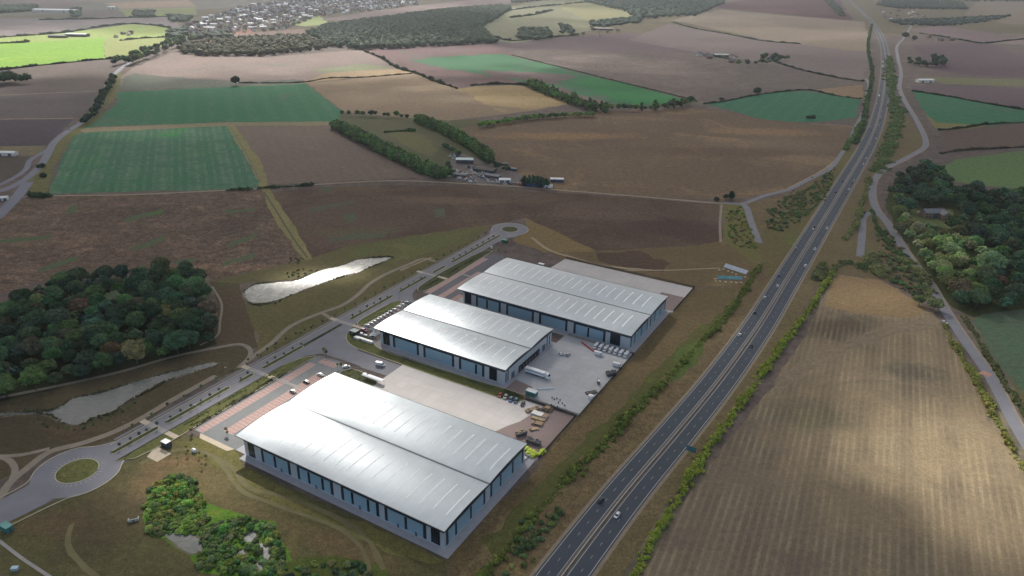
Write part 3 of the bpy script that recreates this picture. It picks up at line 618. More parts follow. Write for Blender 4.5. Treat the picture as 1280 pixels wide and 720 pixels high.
# ---- estate roads ----
RB1=L(-54.5,-50.5); RB2=L(-53.8,363.5)
def circ(c,r,n=48): return [(c[0]+math.cos(t*2*math.pi/n)*r,c[1]+math.sin(t*2*math.pi/n)*r) for t in range(n)]
EW,EM,EE=-60.3,-53.2,-45.5
def LP(*uv): return [L(*q) for q in uv]
poly('road',circ(RB1,19.8),7,ASP2); poly('road',circ(RB2,17.0),7,ASP2)
poly('road',LP((EW,-37),(EW,349),(EE,349),(EE,208),(-43,200),(-36,192),(-20,190),(-20,201),(-20,202),(-20,188),(-36,187),(EE+3,183),(EE,176),(EE,137),(-40,128),(-30,118),(-18,112),(16,112),(16,98),(-20,98),(-36,97),(-42,90),(EE,78),(EE,-37)),7.2,ASP2)
poly('road',cr(LP((-61,-60),(-64,-85),(-66,-130),(-68,-200),(-50,-200),(-48,-130),(-46,-85),(-45,-62)),8,True),6.8,ASP2)
poly('road',cr(LP((-66,-40),(-60,-25),(-60,-10),(-46,-10),(-44,-30),(-38,-42),(-50,-45)),4,True),6.6,ASP2)
poly('road',cr(LP((-68,352),(-61,338),(-60,326),(-46,326),(-45,338),(-38,352),(-52,356)),4,True),6.6,ASP2)
GRS=field_mat('kept_grass',A(92,94,54),A(78,80,48),A(108,100,62),14,1.4,seed=5)
GRD=field_mat('planted_bed',A(70,74,46),A(58,62,40),A(88,80,56),6,1.0,seed=6)
def island(name,pts,mat=GRS,k=True):
    n=len(pts); v=[Vector((x,y,0)) for x,y in pts]; tri=tessellate_polygon([v]); ar=sum(pts[i-1][0]*pts[i][1]-pts[i][0]*pts[i-1][1] for i in range(n))
    z1=.34; V=[(p.x,p.y,z1) for p in v]+[(p.x,p.y,0) for p in v]; F_=[]
    for t in tri:
        a,b,c=(v[i] for i in t); F_.append(t if (b-a).cross(c-a).z>0 else (t[0],t[2],t[1]))
    for i in range(n): j=(i+1)%n; F_.append((i,j,n+j,n+i)[::(-1 if ar>0 else 1)])
    struct(obj(name,mesh(name,V,F_,mat)))
    if k:
        c=list(pts)+[pts[0],pts[1]]; s=1 if ar>0 else -1; ribbon('kerb',c,0,0,KERB,z=.22,raw=True,o0=-s*.35,o1=s*.05,h=.15)
island('roundabout_island',circ(RB1,9.2)); island('roundabout_island',circ(RB2,7.6),GRD)
for a,b in [(-34,-7),(-3,40),(46,57.5),(64,98),(142,190),(197,232),(240,258),(266,345)]:
    island('median_strip',LP((EM-1.4,a+1.5),(EM,a),(EM+1.4,a+1.5),(EM+1.4,b-1.5),(EM,b),(EM-1.4,b-1.5)),GRD,True)
poly('median_strip',LP((EM-1.4,98),(EM+1.4,98),(EM+1.2,134),(EM-1.2,134)),7.6,GRD)
# painted bars round roundabout
mb=MB()
for i in range(34):
    a=i*2*math.pi/34
    for r0,r1 in ((9.8,12.2),):
        ca,sa=math.cos(a),math.sin(a); w_=.16
        mb.quad([(RB1[0]+ca*r0+sa*w_,RB1[1]+sa*r0-ca*w_,.245),(RB1[0]+ca*r1+sa*w_,RB1[1]+sa*r1-ca*w_,.245),(RB1[0]+ca*r1-sa*w_,RB1[1]+sa*r1+ca*w_,.245),(RB1[0]+ca*r0-sa*w_,RB1[1]+sa*r0+ca*w_,.245)])
struct(obj('road_marking',mb.build('road_marking',flat('worn_paint',(.30,.30,.30),.8))))
# verges with kerbs east of main road
island('verge',LP((EE,-36),(EE,74),(-42.5,86),(-37,93),(-36,91),(-37,86),(-37,0),(-37,-10),(-40,-30)),GRS)
island('verge',cr(LP((EE,180),(EE,142),(-42.5,139.5),(-39.8,142),(-39.5,160),(-39.5,180),(-41,185),(-44,184)),3,True),GRS)
island('verge',cr(LP((EE,211),(EE,300),(-43,306),(-39,307),(-37.8,303),(-37.8,295),(-37.8,212),(-41,206)),4,True),GRD)
island('verge',cr(LP((-41,128),(-36,120),(-26,115),(-12,114),(16,113.5),(60,113.5),(98,116),(98,122),(60,122),(-12,122),(-20,127),(-30,131)),3,True),GRS)
ribbon('grass_strip',LP((10,117.5),(88,117.5)),4.5,7.5,GRS)
island('verge',cr(LP((-8,92),(4,93),(13,92),(17,86),(14,82),(0,84),(-10,85)),3,True),GRD)
for c in [LP((EW,-30),(EW,120),(EW,345)),LP((EE,-34),(EE,72)),LP((EE,144),(EE,180))]: ribbon('kerb',c,0,0,KERB,z=.1,o0=.25,o1=-.25,h=.24)
c=[(RB1[0]+math.cos(t)*20,RB1[1]+math.sin(t)*20) for t in [YAW-2.6+i*.1 for i in range(44)]]; 
for k0 in [[L(-44,-205),L(-46,-130),L(-43,-85),L(-40,-66)]+[(RB1[0]+math.cos(YAW+t)*20,RB1[1]+math.sin(YAW+t)*20) for t in [-.7+.14*i for i in range(10)]]+[L(-43,-34),L(EE,-28)],
           [L(-70,-205),L(-68,-130),L(-66,-85),L(-66,-68)]+[(RB1[0]+math.cos(YAW+t)*20,RB1[1]+math.sin(YAW+t)*20) for t in [-2.5-.14*i for i in range(10)]]+[L(-64,-33),L(EW,-26)]]:
    ribbon('kerb',k0,0,0,KERB,z=.1,o0=.22,o1=-.22,h=.24,step=2)
ribbon('kerb',[(RB2[0]+math.cos(YAW+t)*17.3,RB2[1]+math.sin(YAW+t)*17.3) for t in [-1.2+.15*i for i in range(36)]],0,0,KERB,z=.1,o0=.22,o1=-.22,h=.24,step=2)
# foot / cycle paths
for px,wd in [([(0,497),(75,482),(150,465),(217,446),(275,434),(300,430.5),(312,436),(312,446),(298,460)],3.0),
              ([(270,470),(212,502),(175,524),(140,541),(100,555),(62,565),(32,587),(12,604),(0,622),(-20,650)],4.0),
              ([(300,459),(320,443),(337,431),(365,407),(402,391),(427,382),(448,368),(462,355),(480,344),(512,330),(530,323.5),(545,327)],3.4),
              ([(-20,571),(25,569),(62,561)],2.6),([(-10,568),(12,576),(19,588),(14,602)],3.0),
              ([(265,358),(277,380),(275,402),(271,420),(250,432)],1.6),([(402,391),(420,402),(432,410)],3.2)]:
    ribbon('footpath',PG(*px),wd,4.5,PATH,step=3)
ribbon('footpath',PG((-20,662),(0,677),(30,700),(62,721),(80,735)),1.4,5,PAVE)
ribbon('footpath',LP((EW-2.2,-26),(EW-2.2,60),(EW-2.2,150),(EW-2.2,345)),1.8,5.5,ASP2)
TAN=flat('buff_paving',A(196,182,160,.75),.9,0,.1,2)
for v0 in (-8,60,137,236.5): 
    ribbon('crossing',LP((-66,v0),(EW,v0)),3.4,7.4,TAN); ribbon('crossing',LP((EW,v0),(EE,v0)),3.2,7.8,PAVE); ribbon('crossing',LP((EE,v0),(-37,v0)),3.0,12,TAN)
ribbon('crossing',LP((-37,60.5),(-18,60.5)),2.2,8,PAVE); ribbon('crossing',LP((-38,251),(-19,251)),2.0,8,PAVE)
poly('hardstanding',LP((-36,-26),(-28,-26),(-28,-18),(-40,-18)),5,TAN)
# building plots
APR=flat('concrete_apron',A(168,168,172,.72),.8,0,.08,3)
CON=slab_mat('yard_concrete',A(180,175,172,.92))
CON2=slab_mat('yard_concrete',A(164,165,167,.9),5,.78,.3)
BRN=flat('block_paving',A(128,112,108,.85),.9,0,.08,2)
RED=flat('red_block_paving',A(172,140,132,.74),.9,0,.10,2)
WRN=flat('grey_block_paving',A(116,118,118,.82),.9,0,.07,4)
poly('apron',LP((4,-3),(131.4,-3),(131.4,75),(-12,75),(-12,1),(4,1)),6,APR)
poly('apron',LP((-17,122),(84,122),(84,190),(-17,190)),6,APR); poly('apron',LP((-12,202),(133,202),(133,282),(-12,282)),6,APR)
poly('yard',LP((16,75),(131.8,75),(131.8,119.5),(16,119.5)),6.2,CON); poly('yard',LP((100,75.2),(131.8,75.2),(131.8,119.4),(112,119.4),(108,100),(104,92),(101,84)),6.5,BRN)
poly('yard',LP((16,98),(-4,97),(-4,111),(16,112)),6.8,ASP2)
poly('yard',LP((84,122),(133.2,122),(133.2,203),(84,203)),6.2,CON2); poly('yard',LP((84,122.2),(101,122.2),(97,134),(84.2,136)),6.5,BRN)
poly('yard',LP((-20,284),(20,283),(23,326),(134.4,327),(134.4,284),(134.4,276),(130,276),(130,282)),6.2,CON); poly('yard',LP((112,278),(134.2,278),(134.2,306),(116,306)),6.5,BRN)
# car parks
def bays(u0,u1,v0,v1,lv=6.6):
    poly('parking_bays',LP((u0,v0),(u1,v0),(u1,v1),(u0,v1)),lv,RED)
    mb=MB(); v=v0
    while v<=v1+.01:
        mb.quad([(*L(u0,v-.09),lv*LV+.02),(*L(u1,v-.09),lv*LV+.02),(*L(u1,v+.09),lv*LV+.02),(*L(u0,v+.09),lv*LV+.02)]); v+=2.5
    struct(obj('bay_lines',mb.build('bay_lines',MARK)))
poly('car_park',LP((-36,1),(-3,1),(0,75),(-8,94),(-22,96),(-36,94)),6.1,WRN)
poly('hardstanding',LP((-27,-2),(-6,-2),(-4,1),(-30,1)),5.6,TAN)
bays(-34.6,-29,2,85); bays(-21.5,-14.6,9,79); bays(-30.5,-17,88,90.5+2.5)
poly('car_park',LP((-39,138),(-17,138),(-17,189),(-39,184)),7.5,WRN); bays(-38.6,-33.6,141,180,7.8); poly('car_park',LP((-38,205),(-8,205),(-8,282),(-26,305),(-38,297)),6.1,flat('dark_block_paving',A(92,92,98,.85),.9,0,.08,3))
bays(-37,-31.6,207,290); bays(-24.5,-19,207,262); poly('footway',LP((-13,206),(-8,206),(-8,218),(-13,218)),6.6,RED)
poly('hardstanding',LP((-21,122.5),(-6,122.5),(-6,133),(-21,133)),6.3,PAVE)
# yard lane markings in the middle yard
mb=MB()
def ln(a,b,w_=.2,z=.225): 
    p,q=Vector(L(*a)),Vector(L(*b)); t=(q-p).normalized(); n=Vector((-t.y,t.x))*w_/2
    mb.quad([(*(p+n),z),(*(p-n),z),(*(q-n),z),(*(q+n),z)])
for a in range(6): ln((110+a*3.2,150),(110+a*3.2,153))
ln((108,166),(122,166)); ln((108,170),(118,170)); ln((104,140),(104,146)); ln((104,146),(110,146)); 
for i in range(14):
    t0=i*2*math.pi/14; t1=t0+2*math.pi/14; ln((115+2.2*math.cos(t0),160+2.2*math.sin(t0)),(115+2.2*math.cos(t1),160+2.2*math.sin(t1)))
struct(obj('yard_marking',mb.build('yard_marking',MARK)))
# ponds
wb=NB('pond_water'); n_=wb.noise(16,5,.6); r_=wb.ramp(n_,0,.25,.75); wb.base(wb.mix((r_,0),(.13,.14,.125),(.19,.19,.17))); n2_=wb.noise(7,4,.6,None,1.5); r2_=wb.n('ShaderNodeMapRange'); wb.l(n2_,0,r2_,'Value'); r2_.inputs['From Min'].default_value=.35; r2_.inputs['From Max'].default_value=.65; r2_.inputs['To Min'].default_value=.20; r2_.inputs['To Max'].default_value=.32; wb.l(r2_,0,wb.bsdf,'Roughness'); wb.bsdf.inputs['IOR'].default_value=1.33; n=wb.noise(1.2,4); wb.bump((n,0),.05,.05); WATER=wb.m
silt=flat('pond_margin',A(96,88,72),.9,0,.2,3)
PONDS=[]
def pond(px,name='pond'):
    PONDS.append(PG(*px))
    pts=resample(cr(PG(*px),4,True),2.5,True,.7,3); o=poly(name,pts,5,WATER)
    ribbon('pond_margin',pts+pts[:2],1.6,4.8,silt,raw=True,jit=.35)
pond([(-20,521),(0,517),(32,515),(67,512),(92,498),(120,492),(170,477),(212,465),(235,460),(270,453),(272,456),(250,463),(217,473),(185,489),(155,505),(140,517),(120,522),(100,531),(82,530),(62,520),(32,518),(0,521)])
pond([(305,364),(320,355),(345,353),(368,351),(390,342),(405,337),(427,332),(445,325),(470,322),(490,321.5),(476,329),(460,335),(450,340),(434,344),(412,351),(385,361),(362,370),(347,376),(320,381),(309,376)])
pond([(206,668),(225,664),(245,672),(252,690),(238,692),(222,682)])
pond([(305,670),(312,665),(320,668),(318,676),(309,678)])
pond([(320,681),(330,680),(337,688),(335,700),(326,698)])
pond([(318,703),(328,705),(336,714),(326,718)])
pond([(296,690),(303,686),(309,692),(303,697)])
# ---------------- warehouses ----------------
def clad(name,c,rough,metal,period,var=.06,joint=0):
    b=NB(name); tc=b.n('ShaderNodeTexCoord'); w=b.n('ShaderNodeTexWave'); w.inputs['Scale'].default_value=.314/period; b.l(tc,'Object',w,'Vector')
    n=b.noise(9,4); r=b.ramp(n,0,.3,.7); n2=b.noise(2.2,5,.7); r2=b.ramp(n2,0,.35,.75)
    cc=b.mix((r,0),tuple(x*(1-var) for x in c),tuple(min(.95,x*(1+var)) for x in c)); cc=b.mix(b.math('MULTIPLY',(r2,0),.10),cc,tuple(x*.7 for x in c))
    if joint:
        sx=b.n('ShaderNodeSeparateXYZ'); b.l(tc,'Object',sx,0); fr=b.math('FRACT',b.math('DIVIDE',(sx,'X'),joint),0.0); lt=b.math('LESS_THAN',fr,.07); cc=b.mix(b.math('MULTIPLY',lt,.28),cc,tuple(x*.55 for x in c))
        fy=b.math('FRACT',b.math('DIVIDE',(sx,'Y'),8.9),0.0); l2=b.math('LESS_THAN',fy,.02); cc=b.mix(b.math('MULTIPLY',l2,.25),cc,tuple(x*.55 for x in c))
        ms=b.n('ShaderNodeMapping',vector_type='TEXTURE'); b.l(tc,'Object',ms,'Vector'); ms.inputs['Scale'].default_value=(1,7,1); n3=b.noise(1.6,4,.7,(ms,0)); r3=b.ramp(n3,0,.5,.8); cc=b.mix(b.math('MULTIPLY',(r3,0),.22),cc,(.30,.30,.28))
    b.base(cc); b.bsdf.inputs['Roughness'].default_value=rough; b.bsdf.inputs['Metallic'].default_value=metal; b.bump((w,1),.15,.04)
    rr=b.n('ShaderNodeMapRange'); rr.inputs['To Min'].default_value=rough-.06; rr.inputs['To Max'].default_value=rough+.08; b.l(n,0,rr,'Value'); b.l(rr,0,b.bsdf,'Roughness')
    return b.m
ROOF=clad('silver_roof_sheet',(.38,.43,.465),.33,.2,1.0,.07,3.55)
LIGHTW=clad('pale_grey_cladding',(.48,.53,.58),.45,.2,.5)
NAVY=clad('navy_cladding',(.018,.028,.045),.4,.2,.5)
BLUE=clad('blue_cladding',(.27,.41,.50),.35,.1,.5)
SOFF=flat('white_gable_panel',(.68,.70,.72),.5,0,.04,4)
RLM=flat('rooflight_sheet',(.90,.92,.92),.38,0,.04,2)
b=NB('dark_glass'); b.setc((.012,.018,.026)); b.bsdf.inputs['Roughness'].default_value=.08; GLASS=b.m
GUT=flat('gutter_dark',(.03,.035,.045),.5,.3,.05,2); VAL=flat('valley_gutter',(.07,.08,.09),.5,.4,.1,2)
DOORM=flat('roller_door',(.10,.12,.15),.5,.2,.1,2); RUB=flat('dock_rubber',(.015,.015,.016),.8); BRK=flat('dock_brick',(.10,.055,.045),.9)
WHT=flat('white_paint',(.78,.78,.76),.4,0,.05,1)
def warehouse(label,u0,v0,Lx,W,south,east,rl_dx,x0w=4.6,rl0=9):
    p=L(u0,v0); r=empty('warehouse',(*p,0),YAW,label,'warehouse')
    xw0,xw1,yw0,yw1=x0w,Lx-.9,.9,W-.9; half=W/2; EZ=11.0; RISE=.95
    def arc(y):
        k=(y%half)/half if y<W-1e-6 else 1.0
        if y<=1e-6: k=0
        t=2*k-1; return EZ+RISE*(1-abs(t)**2.0)
    # walls with lunette tops
    mb=MB(); mb.box(xw0,xw1,yw0,yw1,0,10.35)
    for x in (xw0,xw1):
        for h in (0,1):
            ys=[max(yw0,min(yw1,h*half+half*i/20)) for i in range(21)]
            for i in range(20):
                if ys[i+1]-ys[i]<1e-6: continue
                def aa(y): t=2*(y-h*half)/half-1; return EZ+RISE*(1-abs(t)**2.0)-.3
                q=[(x,ys[i],10.35),(x,ys[i+1],10.35),(x,ys[i+1],aa(ys[i+1])),(x,ys[i],aa(ys[i]))]
                mb.quad(q if x==xw1 else q[::-1],1)
    obj('wall',mb.build('wall',[LIGHTW,SOFF]),r)
    for h in (0,1):
        mb=MB(); n=20; ys=[h*half+half*i/n+(.15 if i==0 and h else 0)-(.15 if i==n and not h else 0) for i in range(n+1)]
        zz=[EZ+RISE*(1-abs(2*i/n-1)**2.0) for i in range(n+1)]
        for i in range(n):
            mb.quad([(0,ys[i],zz[i]),(Lx,ys[i],zz[i]),(Lx,ys[i+1],zz[i+1]),(0,ys[i+1],zz[i+1])],0)
            mb.quad([(0,ys[i],zz[i]-.25),(0,ys[i+1],zz[i+1]-.25),(Lx,ys[i+1],zz[i+1]-.25),(Lx,ys[i],zz[i]-.25)],1)
        me=mb.build('roof',[ROOF,GUT],True); rf=obj('roof',me,r)
        for x0,x1 in ((-.15,0),(Lx,Lx+.15)):
            mb=MB(); mb.loft([[(x0,ys[i],zz[i]-.5),(x1,ys[i],zz[i]-.5),(x1,ys[i],zz[i]+.12),(x0,ys[i],zz[i]+.12)] for i in range(n+1)],0)
            obj('verge_trim',mb.build('verge_trim',GUT),rf)
        x=rl0
        while x<Lx-3:
            mb=MB(); m_=8; y0=h*half+half*.22; y1=h*half+half*.76; w_=.34
            for i in range(m_):
                ya,yb=y0+(y1-y0)*i/m_,y0+(y1-y0)*(i+1)/m_
                fa=lambda y:EZ+RISE*(1-abs(2*(y-h*half)/half-1)**2.0)+.07
                mb.quad([(x-w_,ya,fa(ya)),(x+w_,ya,fa(ya)),(x+w_,yb,fa(yb)),(x-w_,yb,fa(yb))])
                mb.quad([(x-w_,ya,fa(ya)-.12),(x-w_,ya,fa(ya)),(x-w_,yb,fa(yb)),(x-w_,yb,fa(yb)-.12)]); mb.quad([(x+w_,yb,fa(yb)-.12),(x+w_,yb,fa(yb)),(x+w_,ya,fa(ya)),(x+w_,ya,fa(ya)-.12)])
            obj('rooflight',mb.build('rooflight',RLM),rf); x+=rl_dx
    mb=MB(); mb.box(.1,Lx-.1,half-.42,half+.42,EZ-.1,EZ+.16); obj('valley_gutter',mb.build('valley_gutter',VAL),r)
    for y in (-.3,W): mb=MB(); mb.box(0,Lx,y,y+.3,EZ-.38,EZ+.04); obj('gutter',mb.build('gutter',GUT),r)
    mb=MB(); mb.box(0,Lx,.02,.5,EZ-.62,EZ-.40); obj('eave_trim',mb.build('eave_trim',SOFF),r)
    # facades
    def fb(side,s0,s1,z0,z1,d,mat,name,parent=r,d0=0):
        mb=MB()
        if side=='S': mb.box(s0,s1,yw0-d,yw0-d0,z0,z1)
        elif side=='N': mb.box(s0,s1,yw1+d0,yw1+d,z0,z1)
        elif side=='E': mb.box(xw1+d0,xw1+d,s0,s1,z0,z1)
        else: mb.box(xw0-d,xw0-d0,s0,s1,z0,z1)
        return obj(name,mb.build(name,mat),parent)
    for side,(a,b_) in {'S':(xw0+.02,xw1-.02),'N':(xw0+.02,xw1-.02),'E':(yw0+.02,yw1-.02),'W':(yw0+.02,yw1-.02)}.items():
        fb(side,a,b_,8.9,10.3,.10,NAVY,'fascia'); fb(side,a,b_,-.2,.12,.16,VAL,'plinth')
    def face(side,spec):
        for it in spec:
            k,s0,s1=it[:3]
            if k=='bay':
                slots=it[3]; e=1.7
                fb(side,s0,s0+e,.9,8.88,.07,NAVY,'cladding_panel'); fb(side,s1-e,s1,.9,8.88,.07,NAVY,'cladding_panel')
                c=s0+e+.02
                for q in list(slots)+[None]:
                    en=(q-.75) if q else s1-e-.02
                    if en-c>.3: fb(side,c,en,.9,8.3,.09,BLUE,'cladding_panel')
                    if q:
                        wdw=fb(side,q-.7,q+.7,1.2,8.0,.12,GLASS,'window'); c=q+.75
                fb(side,s0+e+.02,s1-e-.02,8.32,8.88,.08,NAVY,'cladding_panel')
                if len(it)>4:
                    for q in it[4]: fb(side,q-.55,q+.55,.13,2.3,.17,DOORM,'door')
            elif k=='glass':
                g_=fb(side,s0,s1,.9,8.88,.08,GLASS,'window'); mb=MB(); n_=max(2,int((s1-s0)/1.1))
                for i in range(n_+1):
                    s=s0+(s1-s0)*i/n_
                    if side in 'SN': y=yw0-.17 if side=='S' else yw1+.09; mb.box(s-.06,s+.06,y,y+.08,.9,8.88)
                    else: x=xw1+.09 if side=='E' else xw0-.17; mb.box(x,x+.08,s-.06,s+.06,.9,8.88)
                obj('mullion',mb.build('mullion',NAVY),g_)
            elif k=='slot': fb(side,s0,s1,1.2,8.0,.09,GLASS,'window')
            elif k=='edge': fb(side,s0,s1,.9,8.88,.07,NAVY,'cladding_panel')
            elif k=='level': fb(side,s0,s1,.14,4.6,.10,DOORM,'roller_door')
            elif k=='docks':
                fb(side,s0-.4,s1+.4,.13,1.15,.10,BRK,'dock_wall'); n_=it[3]; w_=(s1-s0)/n_
                for i in range(n_):
                    a=s0+i*w_+.35; d_=fb(side,a,a+w_-.7,1.2,4.7,.5,RUB,'dock_shelter'); fb(side,a+.7,a+w_-1.4,1.3,3.9,.53,DOORM,'dock_door',d_,.505)
    face('S',south); face('E',east); face('N',[(k[0],)+tuple(k[1:]) for k in south if k[0]!='docks'])
    face('W',[('glass',3,12),('bay',14,W/2-2,[W*.3]),('bay',W/2+2,W-14,[W*.7]),('glass',W-12,W-3)])
    if W<65: pass
    return r
def gable(W): h=W/2; return [('bay',2.2,h-2.2,[W*.135,W*.30]),('bay',h+2.2,W-2.2,[W*.66,W*.82])]
warehouse('front warehouse nearest the bottom, its twin arched silver roof bright with glare',0,0,127.96,71.5,
  [('glass',7.5,11.8),('bay',16.6,36.5,[26],[30]),('bay',41,64,[48.7,57.4],[53]),('bay',68.9,91.4,[75.7,85.1],[80]),('bay',94.6,117.6,[106.5],[102,112]),('glass',120.2,124.8)],gable(71.5),7.1,rl0=9.5)
warehouse('smallest, middle warehouse, with loading docks and a lorry at its right gable',-17.6,126.3,100.2,61.75,
  [('glass',7.2,12.4),('bay',15.2,36,[]),('bay',39.5,63,[]),('bay',66.5,85,[79]),('glass',88.5,93.8)],
  [('slot',1.6,2.7),('edge',4,5.2),('level',8.5,12.3),('docks',17,44,7),('level',48,52),('edge',54,55.2),('slot',57.5,58.6)],7.1,rl0=8)
warehouse('rearmost silver-roofed warehouse, standing behind the yard with the row of white vans',-6.5,206.3,136.15,72.1,
  [('glass',6.5,12),('bay',16,37,[25.5]),('bay',41.5,64,[]),('bay',68,90,[]),('bay',94.5,118,[105.5]),('glass',121.5,128.5)],gable(72.1),6.9,x0w=5,rl0=9)
# small high windows on the blue bays of the middle building
# ---------------- fences, walls ----------------
FEN=flat('dark_green_steel',(.022,.028,.026),.6,.2)
def fence(pts,label,h=2.0,mat=FEN,name='fence',post=4.0):
    o0=pts[0]; r=empty(name,(o0[0],o0[1],0),0,label,'fence'); mb=MB(); pp=[]
    for a,b_ in zip(pts,pts[1:]):
        d=math.dist(a,b_); n=max(1,int(d/post)); ang=math.atan2(b_[1]-a[1],b_[0]-a[0]); ca,sa=math.cos(ang),math.sin(ang); ax,ay=a[0]-o0[0],a[1]-o0[1]
        def bx(s0,s1,w_,z0,z1):
            P=[(ax+ca*s-sa*t,ay+sa*s+ca*t) for s,t in ((s0,-w_),(s1,-w_),(s1,w_),(s0,w_))]; mb.loft([[(*q,z0) for q in P],[(*q,z1) for q in P]])
        k=0
        while k<d: bx(k,k+.10,.02,.2,h); k+=.24
        bx(0,d,.035,.35,.43); bx(0,d,.035,h-.4,h-.32)
        pp+=[(ax+ca*d*i/n,ay+sa*d*i/n,ang) for i in range(n+1)]
    obj('palisade_panel',mb.build('palisade_panel',mat),r); pm=MB().box(-.06,.06,-.06,.06,0,h+.1).build('post',mat)
    for x,y,a in pp[:100]: obj('post',pm,r,(x,y,0),a)
fence(LP((90,119.9),(132.2,120.1),(132.2,76)),'dark steel fence around the front yard beside the timber stacks')
fence(LP((84.5,121.2),(133.6,121.3),(133.6,203)),'dark steel fence along the middle yard with the white vans')
fence(LP((23,327.6),(134.9,327.6),(134.9,278)),'dark steel fence around the rear empty concrete yard')
CONW=flat('concrete_wall',A(140,134,126,.75),.9,0,.12,3)
def wall(a,b_,w_,h,label):
    p,q=Vector(L(*a)),Vector(L(*b_)); o=obj('retaining_wall',MB().box(0,(q-p).length,-w_/2,w_/2,-.3,h).build('retaining_wall',CONW),None,(p.x,p.y,0),math.atan2(q.y-p.y,q.x-p.x)); tag(o,label,'retaining wall')
wall((86,203.6),(134,203.6),.5,1.5,'low concrete retaining wall between the van yard and the rear warehouse')
# ---------------- vehicles ----------------
PAINT=paint_mat('car_paint',.3); TYRE=flat('tyre',(.02,.02,.02),.8); RIM=flat('rim',(.3,.3,.31),.4,.6); RLAMP=flat('rear_lamp',(.3,.02,.02),.4); HLAMP=flat('head_lamp',(.7,.7,.7),.2)
def sec(x,w,z0,z1,r=.12): return [(x,-w,z0+r),(x,-w+r*.5,z0),(x,w-r*.5,z0),(x,w,z0+r),(x,w,z1-r),(x,w-r*1.3,z1),(x,-w+r*1.3,z1),(x,-w,z1-r)]
def car_body():
    mb=MB(); S=[(-2.2,.78,.35,.82),(-2.1,.86,.28,.95),(-1.2,.90,.25,.98),(0,.91,.24,.97),(1.1,.90,.25,.93),(1.9,.86,.28,.80),(2.2,.74,.34,.66)]
    mb.loft([sec(*s) for s in S]); 
    mb.loft([[(x,-w,1.40),(x,w,1.40),(x,w*.9,1.46),(x,-w*.9,1.46)] for x,w in ((-1.35,.60),(-.9,.66),(.1,.66),(.45,.60))]); return mb
def car_glass():
    mb=MB(); mb.loft([[(-2.0,-.78,.94),(-2.0,.78,.94),(-1.35,.61,1.41),(-1.35,-.61,1.41)],[(1.25,-.80,.92),(1.25,.80,.92),(.42,.61,1.41),(.42,-.61,1.41)]]); return mb
def wheel_mesh(r=.32,w=.22):
    mb=MB(); mb.cyl((0,-w/2,0),(0,w/2,0),r,n=14,mi=0); mb.cyl((0,-w/2-.01,0),(0,w/2+.01,0),r*.6,n=10,mi=1); return mb.build('wheel',[TYRE,RIM])
WH=wheel_mesh(); WHT_=wheel_mesh(.48,.28)
CB,CG=car_body().build('body',PAINT,False),car_glass().build('window',GLASS)
HL=MB().box(-.06,.06,-.16,.16,-.07,.07).build('headlight',HLAMP); TL=MB().box(-.05,.05,-.14,.14,-.1,.1).build('tail_lamp',RLAMP)
mb=car_body(); n0=len(mb.f); g=car_glass(); k=len(mb.v); mb.v+=g.v; mb.f+=[tuple(i+k for i in f) for f in g.f]; mb.m=[0]*n0+[1]*len(g.f)
for x in (-1.35,1.35):
    for y in (-.82,.82): mb.cyl((x,y-.11,.32),(x,y+.11,.32),.32,n=8,mi=2)
CSIMPLE=mb.build('car',[PAINT,GLASS,TYRE])
def car(p,rz,color,label,group=None,z=.24,parts=True,cat='car',s=1.0):
    if not parts: o=obj('car',CSIMPLE,None,(p[0],p[1],z),rz,color,(s,s,s)); return tag(o,label,cat,group)
    r=empty('car',(p[0],p[1],z),rz,label,cat,group); r.scale=(s,s,s); obj('body',CB,r,color=color); obj('window',CG,r)
    for x in (-1.35,1.35):
        for y in (-.82,.82): obj('wheel',WH,r,(x,y,.32))
    for y in (-.6,.6): obj('headlight',HL,r,(2.16,y,.6)); obj('tail_lamp',TL,r,(-2.18,y,.75))
    return r
def van_body():
    mb=MB(); mb.loft([sec(x,w,z0,z1,.14) for x,w,z0,z1 in ((-3.0,.93,.4,2.45),(-2.9,.98,.35,2.55),(1.2,.99,.35,2.58),(1.6,.97,.35,2.4),(2.25,.95,.36,1.45),(2.8,.9,.4,1.2),(2.95,.8,.45,1.0))]); return mb.build('body',PAINT)
VB=van_body(); VG=MB().loft([[(1.62,-.88,2.30),(1.62,.88,2.30),(1.5,.86,2.2),(1.5,-.86,2.2)],[(2.31,-.9,1.42),(2.31,.9,1.42),(2.1,.9,1.36),(2.1,-.9,1.36)]]).build('windscreen',GLASS)
VS=MB().box(1.0,1.75,-1.0,1.0,1.45,2.05).build('window',GLASS)
def van(p,rz,color,label,group=None,z=.24,cat='van'):
    r=empty('van',(p[0],p[1],z),rz,label,cat,group); obj('body',VB,r,color=color); obj('windscreen',VG,r); obj('window',VS,r)
    for x in (-1.9,1.9):
        for y in (-.9,.9): obj('wheel',WH,r,(x,y,.34))
    for y in (-.7,.7): obj('headlight',HL,r,(2.9,y,.85)); obj('tail_lamp',TL,r,(-3.0,y,.9))
    return r
TRB=MB().box(-13.6,0,-1.27,1.27,1.15,4.0).build('trailer',PAINT); TST=MB().box(-13.3,-.3,-1.29,1.29,2.6,2.95).build('side_band',flat('dark_band',(.05,.06,.10),.5))
TSK=MB().box(-9.5,-4,-1.2,1.2,.45,1.13).build('side_guard',flat('guard',(.06,.06,.07),.6))
TCB=MB().loft([sec(x,w,z0,z1,.16) for x,w,z0,z1 in ((.6,1.2,.5,3.7),(2.2,1.22,.45,3.75),(2.6,1.2,.45,2.9),(2.95,1.18,.45,2.0),(3.0,1.1,.5,1.6))]).build('cab',PAINT)
